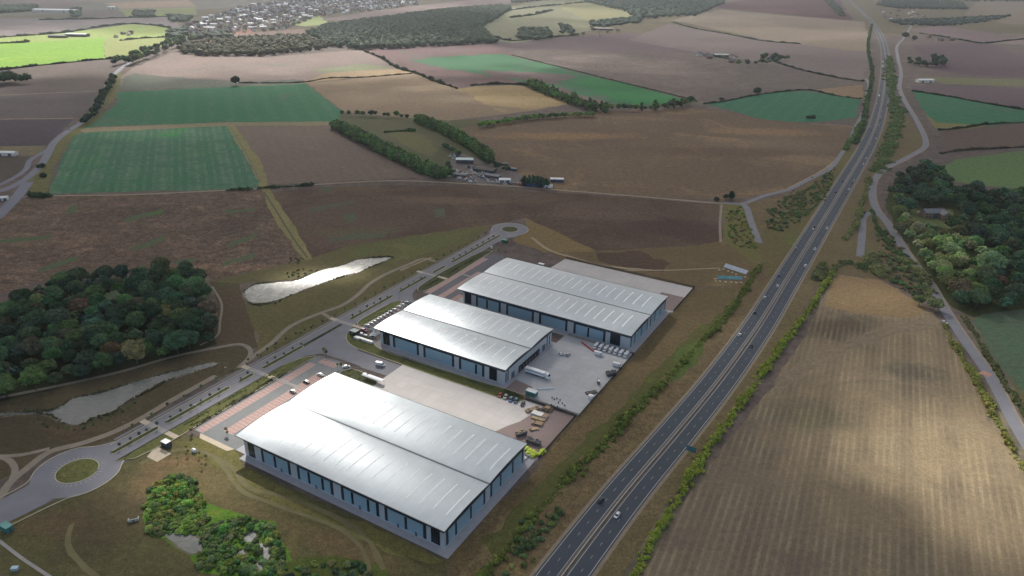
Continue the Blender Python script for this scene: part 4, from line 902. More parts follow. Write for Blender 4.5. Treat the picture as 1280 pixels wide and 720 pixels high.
TWS=MB().loft([[(2.42,-1.1,3.35),(2.42,1.1,3.35),(2.3,1.1,3.3),(2.3,-1.1,3.3)],[(2.98,-1.1,2.05),(2.98,1.1,2.05),(2.8,1.1,2.0),(2.8,-1.1,2.0)]]).build('windscreen',GLASS)
TCH=MB().box(-2.6,2.6,-.5,.5,.6,1.1).build('chassis',flat('chassis',(.04,.04,.045),.7))
def lorry(p,rz,label,color=(.8,.8,.8),cat='lorry',z=.24,group=None):
    r=empty('lorry',(p[0],p[1],z),rz,label,cat,group); t=obj('trailer',TRB,r,color=color); obj('side_band',TST,t); obj('side_guard',TSK,t)
    c=obj('cab',TCB,r,color=color); obj('windscreen',TWS,c); obj('chassis',TCH,r)
    for x in (-12.4,-11.2,-10.0,-1.2,2.0):
        for y in (-1.05,1.05): obj('wheel',WHT_,r,(x,y,.5))
    return r
CW=(.72,.72,.72); CK=(.03,.033,.038); CGY=(.22,.23,.25); CBL=(.05,.12,.30); CRD=(.35,.03,.03); CSV=(.42,.44,.46)
CN={CW:'white',CK:'black',CGY:'grey',CBL:'blue',CRD:'red',CSV:'silver'}
cars=[(752,627,CK),(770.5,645,CW),(952,372,CW),(945,392,CK),(918.5,418,CW),(937,433,CK),(969.5,358,CW),(974,345,CBL),(1006,333,CW),(996,312,CGY),(1019,312.5,CW),(1019.5,288,CW),(1016.7,284,CK),(1035.5,286.5,CW),(1039,250,CGY),(1045.7,241,CK),(1057.5,243.5,CK),(1065,238,CW),(1065.7,229.5,CK),(1071.7,226.7,CSV),(1055,227.5,CK),(1082,206,CW),(1085.7,199,CW),(1075.7,196.7,CGY),
(1088.7,159,CW),(1096.7,174,CW),(1089.5,163,CBL),(1098.7,157,CW),(1101,147,CW),(1100,151,CK),(1093.7,146,CGY),(1096,130.5,CW),(1103.7,133.7,CK),(1094,152,CRD),(1103,140,CSV),(1105,92,CK),(1096.5,108,CGY),(1106,116,CW),(1096.5,52,CW),(1106,50.5,CW),(1100,66,CGY),(1104,70,CK),(1085,181,CSV),(1091,168,CK),(1080,186,CGY),(1064,213,CGY),(1107,104,CK),(1101,98,CSV)]
lor=[(1103.7,78.7),(1103.5,83.3),(1097,84.5),(1098,121)]
def snap(p):
    best=None
    for i in range(len(MW)-1):
        a,b_=Vector(MW[i]),Vector(MW[i+1]); t=(b_-a); l=t.length; t/=l; s=max(0,min(l,(Vector(p)-a).dot(t))); q=a+t*s; d=(Vector(p)-q)
        if best is None or d.length<best[0]: best=(d.length,q,t,t.cross(d) if False else (t.x*d.y-t.y*d.x))
    _,q,t,side=best; lane=min((7.3,3.6,-3.6,-7.3),key=lambda x:abs(x-side)); n=Vector((-t.y,t.x)); ang=math.atan2(t.y,t.x)
    # keep left: traffic coming towards us runs on the left of the picture... left carriageway goes away from the viewer's right
    if lane>0: ang+=0
    else: ang+=math.pi
    return q+n*lane,ang,lane
cnt={}; ordn=['first','second','third','fourth','fifth','sixth','seventh','eighth','ninth','tenth','eleventh','twelfth','thirteenth','fourteenth','fifteenth']
for x,y,c in sorted(cars,key=lambda t:-t[1]):
    p,ang,lane=snap(G(x,y)); k=(c,lane>0); cnt[k]=cnt.get(k,0)+1
    side='left' if lane>0 else 'right'
    car(p,ang,c,'%s car, %s %s one up from the bottom of the %s carriageway'%(CN[c],ordn[cnt[k]-1],CN[c],side),'cars driving on the dual carriageway',7*LV+.02,parts=y>190)
for i,(x,y) in enumerate(lor):
    p,ang,lane=snap(G(x,y)); lorry(p,ang,'white lorry far up the dual carriageway, %s one from the top'%ordn[i],(.7,.7,.7),group='lorries on the dual carriageway',z=7*LV+.02)
# other road users
car(G(1180,404),-1.0,CW,'white car waiting at the field entrance beside the narrow side road')
car(G(1139,79),SC and 1.2,CW,'white car far along the side road beside the hamlet',parts=False) if False else None
car(G(137,107),1.1,CW,'white car climbing the far left country road between trees',parts=False)
car(G(86,162),1.0,CSV,'silver car on the bend of the left country road',parts=False)
# vans in the row
S_=YAW-math.pi/2
for i,(x,y) in enumerate([(745.2,434),(750,435.2),(755,436.4),(759.5,437.8),(764,439.2),(768.5,440.8),(773.5,442.6)]):
    p=G(x,y); lp=(toL(G(745.2,434))[0]+i*3.55,198.5); van(L(*lp),S_,CW,'white van, %s from the left in the row parked by the rear warehouse'%ordn[i],'row of parked white vans')
van(G(748.5,444.5),YAW,CW,'white van parked alone in front of the row of white vans')
van(G(771.5,458.5),YAW,CW,'white van by the right fence of the middle yard')
car(G(702,444),.3,CW,'white car parked alone in the middle yard near the docks'); car(G(710,444.5),1.0,CSV,'silver car next to the lone white car in the middle yard')
lorry(L(98.6,146.8),YAW,'white articulated lorry backed onto the loading dock of the middle warehouse')
for i,(x,y,c,n) in enumerate([(625.5,495,CRD,'red'),(632,497,CSV,'silver'),(638.5,500.5,CBL,'blue'),(645,502,(.03,.10,.22),'dark blue'),(653.5,506,CK,'black')]):
    car(G(x,y),S_+.25,c,'%s car in the short row parked along the hedge of the front yard'%n,'cars along the yard hedge',s=1.1)
car(G(453,419),YAW+.2,CW,'white car parked at the left corner of the middle warehouse'); car(G(458.6,421.5),YAW+.2,CGY,'grey car parked beside the white tent'); car(G(465,422.5),YAW+.1,(.42,.38,.30),'beige car parked in front of the white tent')
car(G(455,414),YAW,(.30,.02,.12),'magenta car next to the dark kiosk by the middle warehouse',s=1.15)
for i,(x,y) in enumerate([(508,379),(505,382.6),(501,385.2),(494,388.5),(489,391.3),(485,394),(481,396.5),(477,399),(473,401),(469.5,403.5),(466,406),(462,408.6)]):
    u,v=toL(G(x,y)); car(L(-36.2,v),YAW+math.pi,(CW if i%4 else CSV),'%s car, %s down from the top of the row beside the middle warehouse'%('white' if i%4 else 'silver',ordn[i]),'cars parked beside the middle warehouse')
car(G(433,459.5),YAW+.9,CW,'white car turning at the entrance of the front yard'); van(G(475.5,457.5),YAW+.2,CW,'white van driving on the service road into the front yard')
car(G(400.5,469.5),YAW+math.pi,CW,'white car in the brick-paved car park by the roof edge')
car(G(383,478.5),YAW+math.pi,CK,'black car in the brick-paved car park by the roof edge'); car(G(366,490.5),YAW+math.pi,CGY,'grey car lowest in the brick-paved car park')
# ---------------- yard and estate objects ----------------
WOOD=flat('stacked_timber',(.30,.21,.13),.85,0,.2,.6); WOODD=flat('old_timber',(.13,.09,.06),.9,0,.2,.6); TARP=flat('white_wrap',(.66,.65,.62),.6,0,.08,1)
TEAL=flat('teal_paint',(.06,.22,.20),.5,.1,.1,1); LIME=flat('lime_bags',(.45,.55,.04),.7,0,.15,.8); DGREY=flat('scrap',(.09,.09,.09),.8,0,.3,.8); REDP=flat('red_plastic',(.55,.06,.04),.5); PUR=flat('tan_load',(.38,.28,.16),.9,0,.25,.5)
def cont(p,rz,w,d,h,mat,roofm,label,cat,name='container',door=True):
    r=empty(name,(*p,.2),rz,label,cat); mb=MB().box(-w/2,w/2,-d/2,d/2,.1,h)
    x=-w/2+.2
    while x<w/2-.1: mb.box(x,x+.08,-d/2-.04,-d/2,.15,h-.1); mb.box(x,x+.08,d/2,d/2+.04,.15,h-.1); x+=.3
    obj('body',mb.build('body',mat),r); obj('roof',MB().box(-w/2-.08,w/2+.08,-d/2-.08,d/2+.08,h,h+.14).build('roof',roofm),r)
    if door: d_=obj('door',MB().box(w/2,w/2+.06,-.5,.5,.15,min(2.2,h-.2)).build('door',DOORM),r); obj('handle',MB().box(w/2+.06,w/2+.12,.3,.36,1,1.3).build('handle',STEEL),d_)
    return r
cont(G(664.5,494),YAW,6.5,3.4,2.9,TEAL,flat('pale_roof',(.5,.55,.55),.5),'teal site container with a pale roof in the corner of the middle yard','container')
cont(G(208.5,558),YAW,4.4,3.0,3.0,flat('dark_blue',(.03,.05,.08),.4),WHT,'dark kiosk with a white flat roof on the grass by the estate road','substation','kiosk')
cont(G(9.5,663),YAW+.05,5.2,3.0,2.8,TEAL,flat('teal_roof',(.10,.30,.27),.5),'teal cabin on white feet at the bottom left beside the road','cabin','cabin')
cont(G(443.6,418.5),YAW,5.2,4.4,3.2,flat('dark_grey',(.03,.035,.035),.6),flat('pale_green_roof',(.42,.48,.42),.6),'dark kiosk with a pale green roof near the crossing by the middle warehouse','substation','kiosk')
cont(G(631,303.5),YAW,4.2,3.0,2.8,flat('green_grp',(.03,.17,.09),.5),flat('green_top',(.05,.30,.15),.5),'bright green kiosk beside the far roundabout','substation','kiosk')
cont(G(676.5,333),YAW,5,2.6,2.2,flat('pale_plant',(.4,.4,.38),.6),WHT,'pale plant cabinet behind the rear warehouse roof','cabinet','cabinet')
cont(G(614.5,311),YAW,1.6,1.0,1.6,flat('cream_cab',(.6,.58,.5),.6),WHT,'small cream roadside cabinet at the rear car park entrance','cabinet','cabinet',False)
cont(G(19.5,713),YAW+.6,2.6,1.6,1.4,flat('pale_blue',(.35,.47,.52),.5),flat('pale_blue2',(.42,.55,.6),.5),'small pale blue box by the trail in the bottom left corner','box','box',False)
def pile(p,rz,boxes,mats,label,cat,name):
    mb=MB()
    for x0,x1,y0,y1,z0,z1,mi in boxes: mb.box(x0,x1,y0,y1,z0,z1,mi)
    o=obj(name,mb.build(name,mats),None,(*p,.2),rz); return tag(o,label,cat)
def slats(w,d,h,n,mi=0,seed=0):
    rg=random.Random(seed); out=[]; 
    for i in range(n):
        for j in range(int(h/.35)):
            x0=-w/2+w*i/n; out.append((x0+.03,x0+w/n-.05,-d/2+rg.uniform(0,.25),d/2-rg.uniform(0,.25),j*.35+.02,j*.35+.33,mi if rg.random()<.8 else 1))
    return out
pile(G(666,513),YAW+1.05,slats(9,3,1.2,7,0,1),[WOOD,WOODD],'long stack of brown timber, nearest the parked cars in the front yard','timber stack','timber_stack')
pile(G(675,519.5),YAW,slats(9.5,4.0,1.3,6,0,2),[TARP,WOOD],'white wrapped stack of boards in the front yard','wrapped stack','board_stack')
pile(G(673,524.5),YAW+.1,slats(8,2.6,1.0,5,0,3),[PUR,WOOD],'tan stack of boards below the white wrapped stack','board stack','board_stack')
pile(G(671.5,530.5),YAW+.2,slats(6,3.4,1.1,6,0,4),[WOOD,WOODD],'short brown stack of planks in the middle of the pile line','plank stack','plank_stack')
pile(G(667,537.5),YAW+.9,slats(5,2.2,1.0,4,0,5),[PUR,WOODD],'small heap of tan pallets below the plank stack','pallet stack','pallet_stack')
pile(G(684.5,512.5),YAW,slats(5.5,5,1.1,5,0,6)+[(-1.4,1.4,-1.4,1.4,1.1,1.8,1)],[WOODD,WOOD],'dark round-looking heap of timber by the yard fence','timber heap','timber_heap')
pile(G(661,547.5),YAW+.5,slats(2.2,2,1.0,3,0,7),[DGREY,WOODD],'small grey bin between the skip and the pallets','bin','bin')
pile(G(655.5,572.5),YAW+1.4,slats(7,3,1.0,5,0,8),[TARP,DGREY],'white stack of sheets against the right gable of the front warehouse','sheet stack','sheet_stack')
def skip(p,rz,w,d,h,load,label,cat='skip'):
    r=empty('skip',(*p,.2),rz,label,cat); mb=MB().loft([[(-w/2+.7,-d/2,.1),(w/2-.7,-d/2,.1),(w/2-.7,d/2,.1),(-w/2+.7,d/2,.1)],[(-w/2,-d/2,h),(w/2,-d/2,h),(w/2,d/2,h),(-w/2,d/2,h)]]); obj('body',mb.build('body',DGREY),r)
    rg=random.Random(3); mb=MB()
    for i in range(14): x,y=rg.uniform(-w/2+.5,w/2-.9),rg.uniform(-d/2+.3,d/2-.6); mb.box(x,x+rg.uniform(.5,1.3),y,y+.5,h-.2,h+rg.uniform(.1,.5),0,None,rg.uniform(0,1),x,y)
    obj('load',mb.build('load',load),r)
skip(G(651.5,544),YAW+1.0,6.5,2.8,2,PUR,'dark skip heaped with a tan load beside the roof of the front warehouse')
skip(G(667,554.5),YAW+.05,8.5,2.8,2,DGREY,'long black skip near the yellow-green bags')
skip(G(764,469),YAW+.9,7,3.2,2.2,DGREY,'grey skip full of scrap by the right fence of the middle yard')
rg=random.Random(9)
for i,(x,y) in enumerate([(659,562),(662,564.5),(665.5,566),(669,568),(673,569.5),(677,567.5),(679,564.5),(661,568),(666,571)]):
    o=obj('bag',foliage('bag',[(0,0,.6,1.5,1.2,.75),(.9,.5,.5,1.0,.9,.6),(-.8,.4,.5,1,1,.6)],.1,0,LIME,i,core=1),None,(*G(x,y),.2),rg.uniform(0,3)); tag(o,'yellow-green builders bag in the heap at the corner of the front warehouse','bag','heap of yellow-green bags')
# hip-roofed white tent
def tent(p,rz,w,h,label):
    r=empty('tent',(*p,.2),rz,label,'tent'); mb=MB(); c=[(-w/2,-w/2,2.4),(w/2,-w/2,2.4),(w/2,w/2,2.4),(-w/2,w/2,2.4)]
    m=[(x*.35,y*.35,2.4+(h-2.4)*.45) for x,y,_ in c]
    for i in range(4): j=(i+1)%4; mb.quad([c[i],c[j],m[j],m[i]]); mb.quad([m[i],m[j],(0,0,h)])
    obj('canopy',mb.build('canopy',WHT),r); pm=MB().cyl((0,0,0),(0,0,2.4),.06,n=6).build('pole',STEEL)
    for x,y,_ in c: obj('pole',pm,r,(x*.96,y*.96,0))
tent(G(468.7,421.5),YAW,5.5,5.6,'white peaked tent at the left corner of the middle warehouse')
cont(G(447,424),YAW,4.5,2.2,1.4,WHT,WHT,'low white box unit left of the white barrier by the tent','box','storage_box',False)
cont(G(458,427.5),YAW,10.5,1.6,1.5,WHT,WHT,'long low white storage unit in front of the tent','storage unit','storage_unit',False)
def shelter(p,rz,w,d,label):
    r=empty('cycle_shelter',(*p,.2),rz,label,'shelter'); mb=MB(); n=8
    P=[(-d/2+d*i/n,2.2+.5*math.sin(math.pi*i/n)) for i in range(n+1)]
    for i in range(n): mb.loft([[(-w/2,P[i][0],P[i][1]),(-w/2,P[i+1][0],P[i+1][1]),(-w/2,P[i+1][0],P[i+1][1]+.08),(-w/2,P[i][0],P[i][1]+.08)],[(w/2,P[i][0],P[i][1]),(w/2,P[i+1][0],P[i+1][1]),(w/2,P[i+1][0],P[i+1][1]+.08),(w/2,P[i][0],P[i][1]+.08)]])
    obj('roof',mb.build('roof',SOFF),r); pm=MB().box(-.05,.05,-.05,.05,0,2.3).build('post',STEEL)
    for i in range(4):
        for y in (-d/2+.2,d/2-.2): obj('post',pm,r,(-w/2+.4+i*(w-.8)/3,y,0))
shelter(G(466.5,476),YAW,15,3.4,'long white-roofed shelter on the planted island by the service road')
o=obj('tank',MB().cyl((0,0,0),(0,0,2.2),1.5,n=18).cyl((0,0,2.2),(0,0,2.6),1.5,.4,n=18).build('tank',WHT,False),None,(*G(738.5,498.5),.2)); tag(o,'round white tank in the bottom right corner of the middle yard','tank')
o=obj('tank',MB().cyl((-1.1,0,1),(1.1,0,1),.95,n=16).box(-.8,-.5,-.8,.8,0,.5).box(.5,.8,-.8,.8,0,.5).build('tank',WHT),None,(*G(243,565),.05),YAW); tag(o,'small white tank on the grass near the front warehouse corner','tank')
# forklift
r=empty('forklift',(*G(748,480),.2),YAW+2.2,'forklift with a white roof in the middle yard','forklift')
obj('body',MB().box(-1.3,.9,-.65,.65,.35,1.2).build('body',DGREY),r); obj('roof',MB().box(-.9,.7,-.7,.7,2.3,2.42).build('roof',WHT),r); obj('mast',MB().box(1.0,1.15,-.5,-.35,.1,3.2).box(1.0,1.15,.35,.5,.1,3.2).build('mast',DGREY),r); obj('fork',MB().box(1.15,2.2,-.4,-.28,.1,.18).box(1.15,2.2,.28,.4,.1,.18).build('fork',STEEL),r)
pm=MB().box(-.04,.04,-.04,.04,1.2,2.3).build('pillar',DGREY)
for x in (-.85,.65):
    for y in (-.62,.62): obj('pillar',pm,r,(x,y,0))
for x in (-.9,.6):
    for y in (-.6,.6): obj('wheel',WH,r,(x,y,.32))
pile(G(739,491.5),YAW+.9,slats(7,3,1.0,5,0,11),[DGREY,WOODD],'dark heap of scrap above the round white tank','scrap heap','scrap_heap')
bm_=MB().loft([[(-1,-.25,0),(1,-.25,0),(1,.25,0),(-1,.25,0)],[(-1,-.1,.9),(1,-.1,.9),(1,.1,.9),(-1,.1,.9)]]).build('barrier',REDP)
for i in range(7):
    t=i/6; o=obj('barrier',bm_,None,(*G(728+t*13,429.5+t*10),.2),YAW-.25); tag(o,'red plastic barrier in the short line left of the parked vans','barrier','red barriers left of the parked vans')
bw=MB().loft([[(-.9,-.2,0),(.9,-.2,0),(.9,.2,0),(-.9,.2,0)],[(-.9,-.08,.8),(.9,-.08,.8),(.9,.08,.8),(-.9,.08,.8)]]).build('barrier',WHT)
for i in range(8): o=obj('barrier',bw,None,(*G(673+i*2.6,487.5-i*.15),.2),YAW+.45); tag(o,'white barrier in the line in front of the teal container','barrier','white barriers near the teal container')
dm=MB().cyl((0,0,0),(0,0,.9),.35,n=10).build('drum',DGREY)
for i,(x,y) in enumerate([(690,498),(693,500),(696,499),(700,501),(698,504),(689.5,507),(697,509.5),(703,505),(706,508)]): o=obj('drum',dm,None,(*G(x,y),.2)); tag(o,'small dark drum standing on the lower part of the middle yard','drum','dark drums in the middle yard')
# solar rows
PV=flat('pale_panel',(.50,.54,.60),.3,.2,.06,1); PV2=flat('teal_panel',(.12,.33,.36),.35,.1,.25,3); BALL=flat('ballast',(.50,.46,.38),.9)
def prow(a,b_,n,h,mat,label,tilt=.7):
    p,q=Vector(G(*a)),Vector(G(*b_)); d=(q-p); l=d.length; r=empty('panel_frame',(p.x,p.y,0),math.atan2(d.y,d.x),label,'panel row'); w_=l/n
    for i in range(n):
        x0=i*w_+.1; x1=(i+1)*w_-.1; obj('panel',MB().loft([[(x0,0,.6),(x1,0,.6),(x1,.1,.6),(x0,.1,.6)],[(x0,h*math.cos(tilt),.6+h*math.sin(tilt)),(x1,h*math.cos(tilt),.6+h*math.sin(tilt)),(x1,h*math.cos(tilt)+.1,.55+h*math.sin(tilt)),(x0,h*math.cos(tilt)+.1,.55+h*math.sin(tilt))]]).build('panel',mat),r)
    pm=MB().box(-.06,.06,-.06,.06,0,.7).box(-.06,.06,h*math.cos(tilt)-.1,h*math.cos(tilt)+.02,0,.5+h*math.sin(tilt)).build('leg',STEEL)
    for i in range(n+1): obj('leg',pm,r,(min(l-.1,i*w_+.05),.1,0))
prow((904,334.5),(932.5,344),6,4.0,PV,'upper pale row of six tilted panels near the dual carriageway')
prow((897,349.5),(928,350.5),6,3.0,PV2,'lower teal row of tilted panels near the dual carriageway')
bb=MB().box(-.9,.9,-.6,.6,0,.6).build('concrete_block',BALL)
for i,(x,y) in enumerate([(899,338),(904,337),(910,339.5),(915,341),(920,343.5),(900,352),(907,352.8),(914,353),(920,353.6),(926,353.6),(894,349),(894.5,352),(931,347)]): o=obj('concrete_block',bb,None,(*G(x,y),0),.3*i); tag(o,'pale concrete block lying around the panel rows','concrete block','concrete blocks around the panel rows')
# headwall
HW=MB(); HW.box(-2,2,-.2,.2,0,1.3); HW.box(-2.2,-1.8,0,1.8,0,1.0); HW.box(1.8,2.2,0,1.8,0,1.0); HW.cyl((0,-.25,.6),(0,.3,.6),.4,n=12,mi=1)
o=obj('culvert_headwall',HW.build('culvert_headwall',[flat('pale_concrete',(.42,.41,.38),.8),RUB]),None,(*G(167,652),.1),.4); tag(o,'pale concrete culvert headwall left of the bright green thicket','headwall')
# street lamps along estate road and signs
LP_=MB().cyl((0,0,0),(0,0,8),.09,.05,6).build('pole',STEEL); LH=MB().box(0,1.2,-.06,.06,7.9,8.0).box(.9,1.5,-.12,.12,7.8,7.92).build('lamp_head',STEEL)
for i,(u,v) in enumerate([(-62.5,-20),(-43,10),(-62.5,45),(-62.5,85),(-43,150),(-62.5,160),(-43,185),(-62.5,215),(-43,255),(-62.5,290)]):
    r=empty('street_lamp',(*L(u,v),.1),YAW+(0 if u<-50 else math.pi),'slim grey street lamp standing beside the estate road','street lamp','street lamps along the estate road'); obj('pole',LP_,r); obj('lamp_head',LH,r)
r=empty('road_sign',(*G(863,568),0),math.atan2(*(MW[3][i]-MW[2][i] for i in (1,0)))+math.pi/2,'large blue-green road sign on the right verge of the dual carriageway','road sign')
sg=obj('sign_panel',MB().box(-2.6,2.6,-.05,.05,1.8,5.0).build('sign_panel',flat('sign_teal',(.05,.16,.20),.5)),r); pm=MB().cyl((0,0,0),(0,0,4.8),.08,n=6).build('post',STEEL)
for x in (-1.8,1.8): obj('post',pm,r,(x,.14,0))
# ---------------- farm, houses ----------------
SLATE=flat('grey_roof_tiles',(.20,.20,.22),.8,0,.15,1.5); SLATE2=flat('brown_roof_tiles',(.17,.095,.07),.85,0,.15,1.5); BRICK=flat('brick',(.26,.17,.13),.9,0,.12,1); RENDER=flat('render',(.72,.70,.66),.85,0,.06,2); PMETAL=flat('pale_metal_roof',(.42,.50,.50),.45,.2,.08,3); WROOF=flat('white_roof',(.72,.73,.73),.5,0,.05,3)
def gable_house(w,d,h,rh,wm,rm,ov=.4):
    mb=MB(); mb.box(-w/2,w/2,-d/2,d/2,0,h,0)
    for x in (-w/2,w/2): q=[(x,-d/2,h),(x,d/2,h),(x,0,h+rh)]; mb.quad(q if x>0 else q[::-1],0)
    o=ov; mr=MB()
    for s in (-1,1):
        q=[(-w/2-o,s*(d/2+o),h-rh*o/(d/2)),(w/2+o,s*(d/2+o),h-rh*o/(d/2)),(w/2+o,0,h+rh),(-w/2-o,0,h+rh)]
        q2=[(a,b_,c+.2) for a,b_,c in q]; mr.loft([q,q2],0)
    return mb,mr
HOUSES=[]
for w_,d_,h_,rh,wm,rm in ((9,7,5,2.6,BRICK,SLATE2),(8,7,5,2.6,RENDER,SLATE),(14,9,5,2.0,RENDER,WROOF),(10,8,3,2.4,RENDER,SLATE2),(11,8,5,2.6,BRICK,SLATE),(9,7,5,2.6,BRICK,SLATE)):
    a_,c_=gable_house(w_,d_,h_,rh,wm,rm); k=len(a_.v); a_.v+=c_.v; a_.f+=[tuple(i+k for i in f) for f in c_.f]; a_.m+=[1]*len(c_.f); a_.box(w_*.3,w_*.3+.8,-.4,.4,h_+rh*.5,h_+rh+.9,0)
    HOUSES.append((a_,[wm,rm],a_.build('house',[wm,rm])))
def barn(p,rz,w,d,h,rh,wm,rm,label,cat='barn',name='barn',doors=2,win=0):
    r=empty(name,(*p,0),rz,label,cat); a_,c_=gable_house(w,d,h,rh,wm,rm,.3); obj('wall',a_.build('wall',wm),r); rf=obj('roof',c_.build('roof',rm),r)
    for i in range(doors): x=-w/2+w*(i+.5)/doors; obj('door',MB().box(x-min(2,w/doors*.3),x+min(2,w/doors*.3),-d/2-.06,-d/2,0,h*.8).build('door',DOORM),r)
    if win:
        for i in range(win):
            for zz in (1.2,3.7):
                x=-w/2+w*(i+.5)/win; obj('window',MB().box(x-.5,x+.5,-d/2-.05,-d/2,zz,zz+1.1).build('window',GLASS),r)
        obj('chimney',MB().box(w*.25,w*.25+.9,-.45,.45,h+rh*.6,h+rh+1).build('chimney',BRICK),rf)
    return r
barn(G(581,203),YAW+.55,21,11,4.5,1.4,DGREY,PMETAL,'open barn with a pale green metal roof in the scrapyard')
barn(G(590,209),YAW+.55,16,5,3,.7,RENDER,WOODD,'low brown lean-to shed in front of the pale barn','shed','shed')
barn(G(575,220),YAW+.35,18,8,2.5,.8,DGREY,SLATE,'low dark shed by the lane at the left of the scrapyard','shed','shed')
barn(G(606,214),YAW+.2,26,12,3.2,1.0,DGREY,flat('rust_roof',(.075,.06,.055),.8,0,.2,2),'wide rusty dark shed in the middle of the scrapyard','shed','shed')
barn(G(616,222),YAW+.1,18,7,3,.8,DGREY,SLATE,'narrow grey shed by the lane right of the wide rusty shed','shed','shed')
barn(G(621,208),.2,7,4,2.6,.6,DGREY,flat('dull_teal_roof',(.10,.17,.17),.6),'small teal-roofed shed at the back of the scrapyard','shed','shed',1)
barn(G(631.5,206.5),.1,7,4,2.6,.6,DGREY,flat('dull_teal_roof2',(.13,.22,.22),.6),'small teal-roofed shed standing alone in the field behind the scrapyard','shed','shed',1)
barn(G(641.5,213),-.3,9,5,2.8,.7,DGREY,flat('pale_shed_roof',(.22,.25,.25),.6),'small grey shed between the scrapyard and the conifer block','shed','shed',1)
barn(G(631,227),.05,13,8,3,.9,WHT,WROOF,'white unit by the lane at the right end of the scrapyard','unit','portable_unit')
barn(G(696,227),0,15,7,3.6,.8,flat('blue_wall',(.05,.09,.20),.5),WROOF,'blue-walled unit with a white roof right of the conifer block','unit','portable_unit',3)
cont(G(668,233.5),-.06,19,2.6,3.2,flat('deep_blue',(.03,.06,.22),.5),flat('deep_blue2',(.04,.08,.25),.5),'long deep blue trailer parked in front of the conifer block','trailer','trailer')
cont(G(684.5,234.8),-.06,11,2.6,3.2,WHT,WHT,'white trailer parked right of the long blue trailer','trailer','trailer')
rg=random.Random(21)
def yard_items(poly_px,n,label,group):
    pl=PG(*poly_px)
    for i,p in enumerate(scatter(pl,3.8,n,rg.randint(0,99))):
        c=rg.choice([CW,CW,CSV,CGY,CK,CRD,CBL,CGY]); car(p,rg.uniform(0,6),c,'%s %s'%(CN[c],label),group,z=.18,parts=False,s=1.1)
yard_items([(561,193),(573,193),(578,200),(566,200)],16,'scrap car in the small cluster left of the pale barn','scrap cars by the pale barn')
yard_items([(561,212),(580,214),(600,228),(590,230),(563,222)],34,'scrap car in the left part of the scrapyard','scrap cars in the left of the yard')
yard_items([(584,206),(596,209),(625,228),(612,229),(590,216)],36,'scrap car between the sheds of the scrapyard','scrap cars between the sheds')
yard_items([(620,228),(650,229),(652,232),(622,231)],12,'scrap car by the lane near the white unit','scrap cars by the lane')
poly('yard',PG((556,224),(560,205),(572,190),(600,200),(640,212),(655,222),(655,234),(600,231)),4.5,flat('farm_yard',A(98,90,86,.8),.9,0,.25,4),.6,5)
def far_barn(x,y,w,d,h,rm,rz,label,dist=True): barn(G(x,y),rz,w,d,h,h*.3,RENDER if rm is WROOF else DGREY,rm,label)
far_barn(70.5,15,170,40,9,WROOF,0,'huge white-roofed shed far away at the top left')
far_barn(140.5,11,32,25,8,WROOF,0,'small bright white shed right of the huge one at the top left')
far_barn(97,45.5,62,22,7,PMETAL,0,'grey metal-roofed barn in the bright green fields'); far_barn(73,47,48,18,6,SLATE,.05,'dark-roofed barn left of the grey barn in the bright green fields')
far_barn(753,37.5,75,20,6,flat('cream_roof',(.45,.42,.36),.7),.05,'long cream-roofed barn on the far hillside'); far_barn(1155.5,103,36,16,6,WROOF,.1,'white-roofed barn right of the dual carriageway')
far_barn(901,71,40,16,6,PMETAL,.1,'pale barn in the far hamlet in the purple field'); far_barn(1168,268,16,8,4,SLATE,-.15,'grey outbuilding of the house in the right wood')
barn(G(1165,271),.1,22,9,5.5,3.2,BRICK,SLATE,'dark slate-roofed country house among the trees on the right','house','house',1,6)
barn(G(1178,273),1.6,14,8,5.5,3,BRICK,SLATE,'slate-roofed cross wing of the country house on the right','house','house',1,3)
far_barn(9,194,24,9,4,WROOF,0,'white-roofed polytunnel at the left edge near the road junction')
far_barn(4,250,9,6,3,WROOF,.4,'small white-roofed hut by the left junction')
car(G(1148,266),.5,CW,'white car outside the country house in the right wood')
def houses(px,n,label,group,seed,step=22):
    pl=PG(*px); pts=scatter(pl,step,n,seed); pts.sort(key=lambda p:p[1]); rg=random.Random(seed)
    for i,p in enumerate(pts[:300]): o=obj('house',rg.choice(HOUSES)[2],None,(*p,0),rg.choice([0,1.57,.4,2.0])+rg.uniform(-.15,.15)); s=rg.uniform(.95,1.6); o.scale=(s,s,s); tag(o,label,'house',group)
    rest=pts[300:]
    if rest:
        mb=MB()
        for p in rest:
            h=rg.choice(HOUSES[:3])[0]; a=rg.uniform(0,3); s=rg.uniform(1.0,1.6); ca,sa=math.cos(a)*s,math.sin(a)*s; k=len(mb.v); mb.v+=[(p[0]+x*ca-y*sa,p[1]+x*sa+y*ca,z*s) for x,y,z in h.v]; mb.f+=[tuple(i+k for i in f) for f in h.f]; v_=rg.choice([(0,1),(2,1),(0,4),(2,4),(0,1),(2,3)]); mb.m+=[v_[m] for m in h.m]
        o=obj('distant_houses',mb.build('distant_houses',[BRICK,SLATE,RENDER,WROOF,SLATE2])); tag(o,'farther houses of the village at the top left, too small to tell apart','houses',None,'stuff')
houses([(228,34),(262,22),(300,9),(345,3),(420,-4),(520,-6),(522,6),(480,12),(440,16),(400,20),(372,30),(350,39),(240,44)],1150,'small house in the distant village at the top left','houses of the distant village',5,24)
houses([(872,69),(905,68),(930,72),(935,78),(905,82),(880,76)],12,'small house in the far hamlet in the purple field','houses of the hamlet in the purple field',6,20)
houses([(1095,14),(1130,13),(1160,20),(1160,27),(1115,26),(1100,22)],22,'small house in the far hamlet right of the dual carriageway','houses of the hamlet by the dual carriageway',7,26)
houses([(738,34),(770,34),(775,44),(745,47),(725,44)],9,'small house at the farm on the far hillside','houses of the hillside farm',8,24)
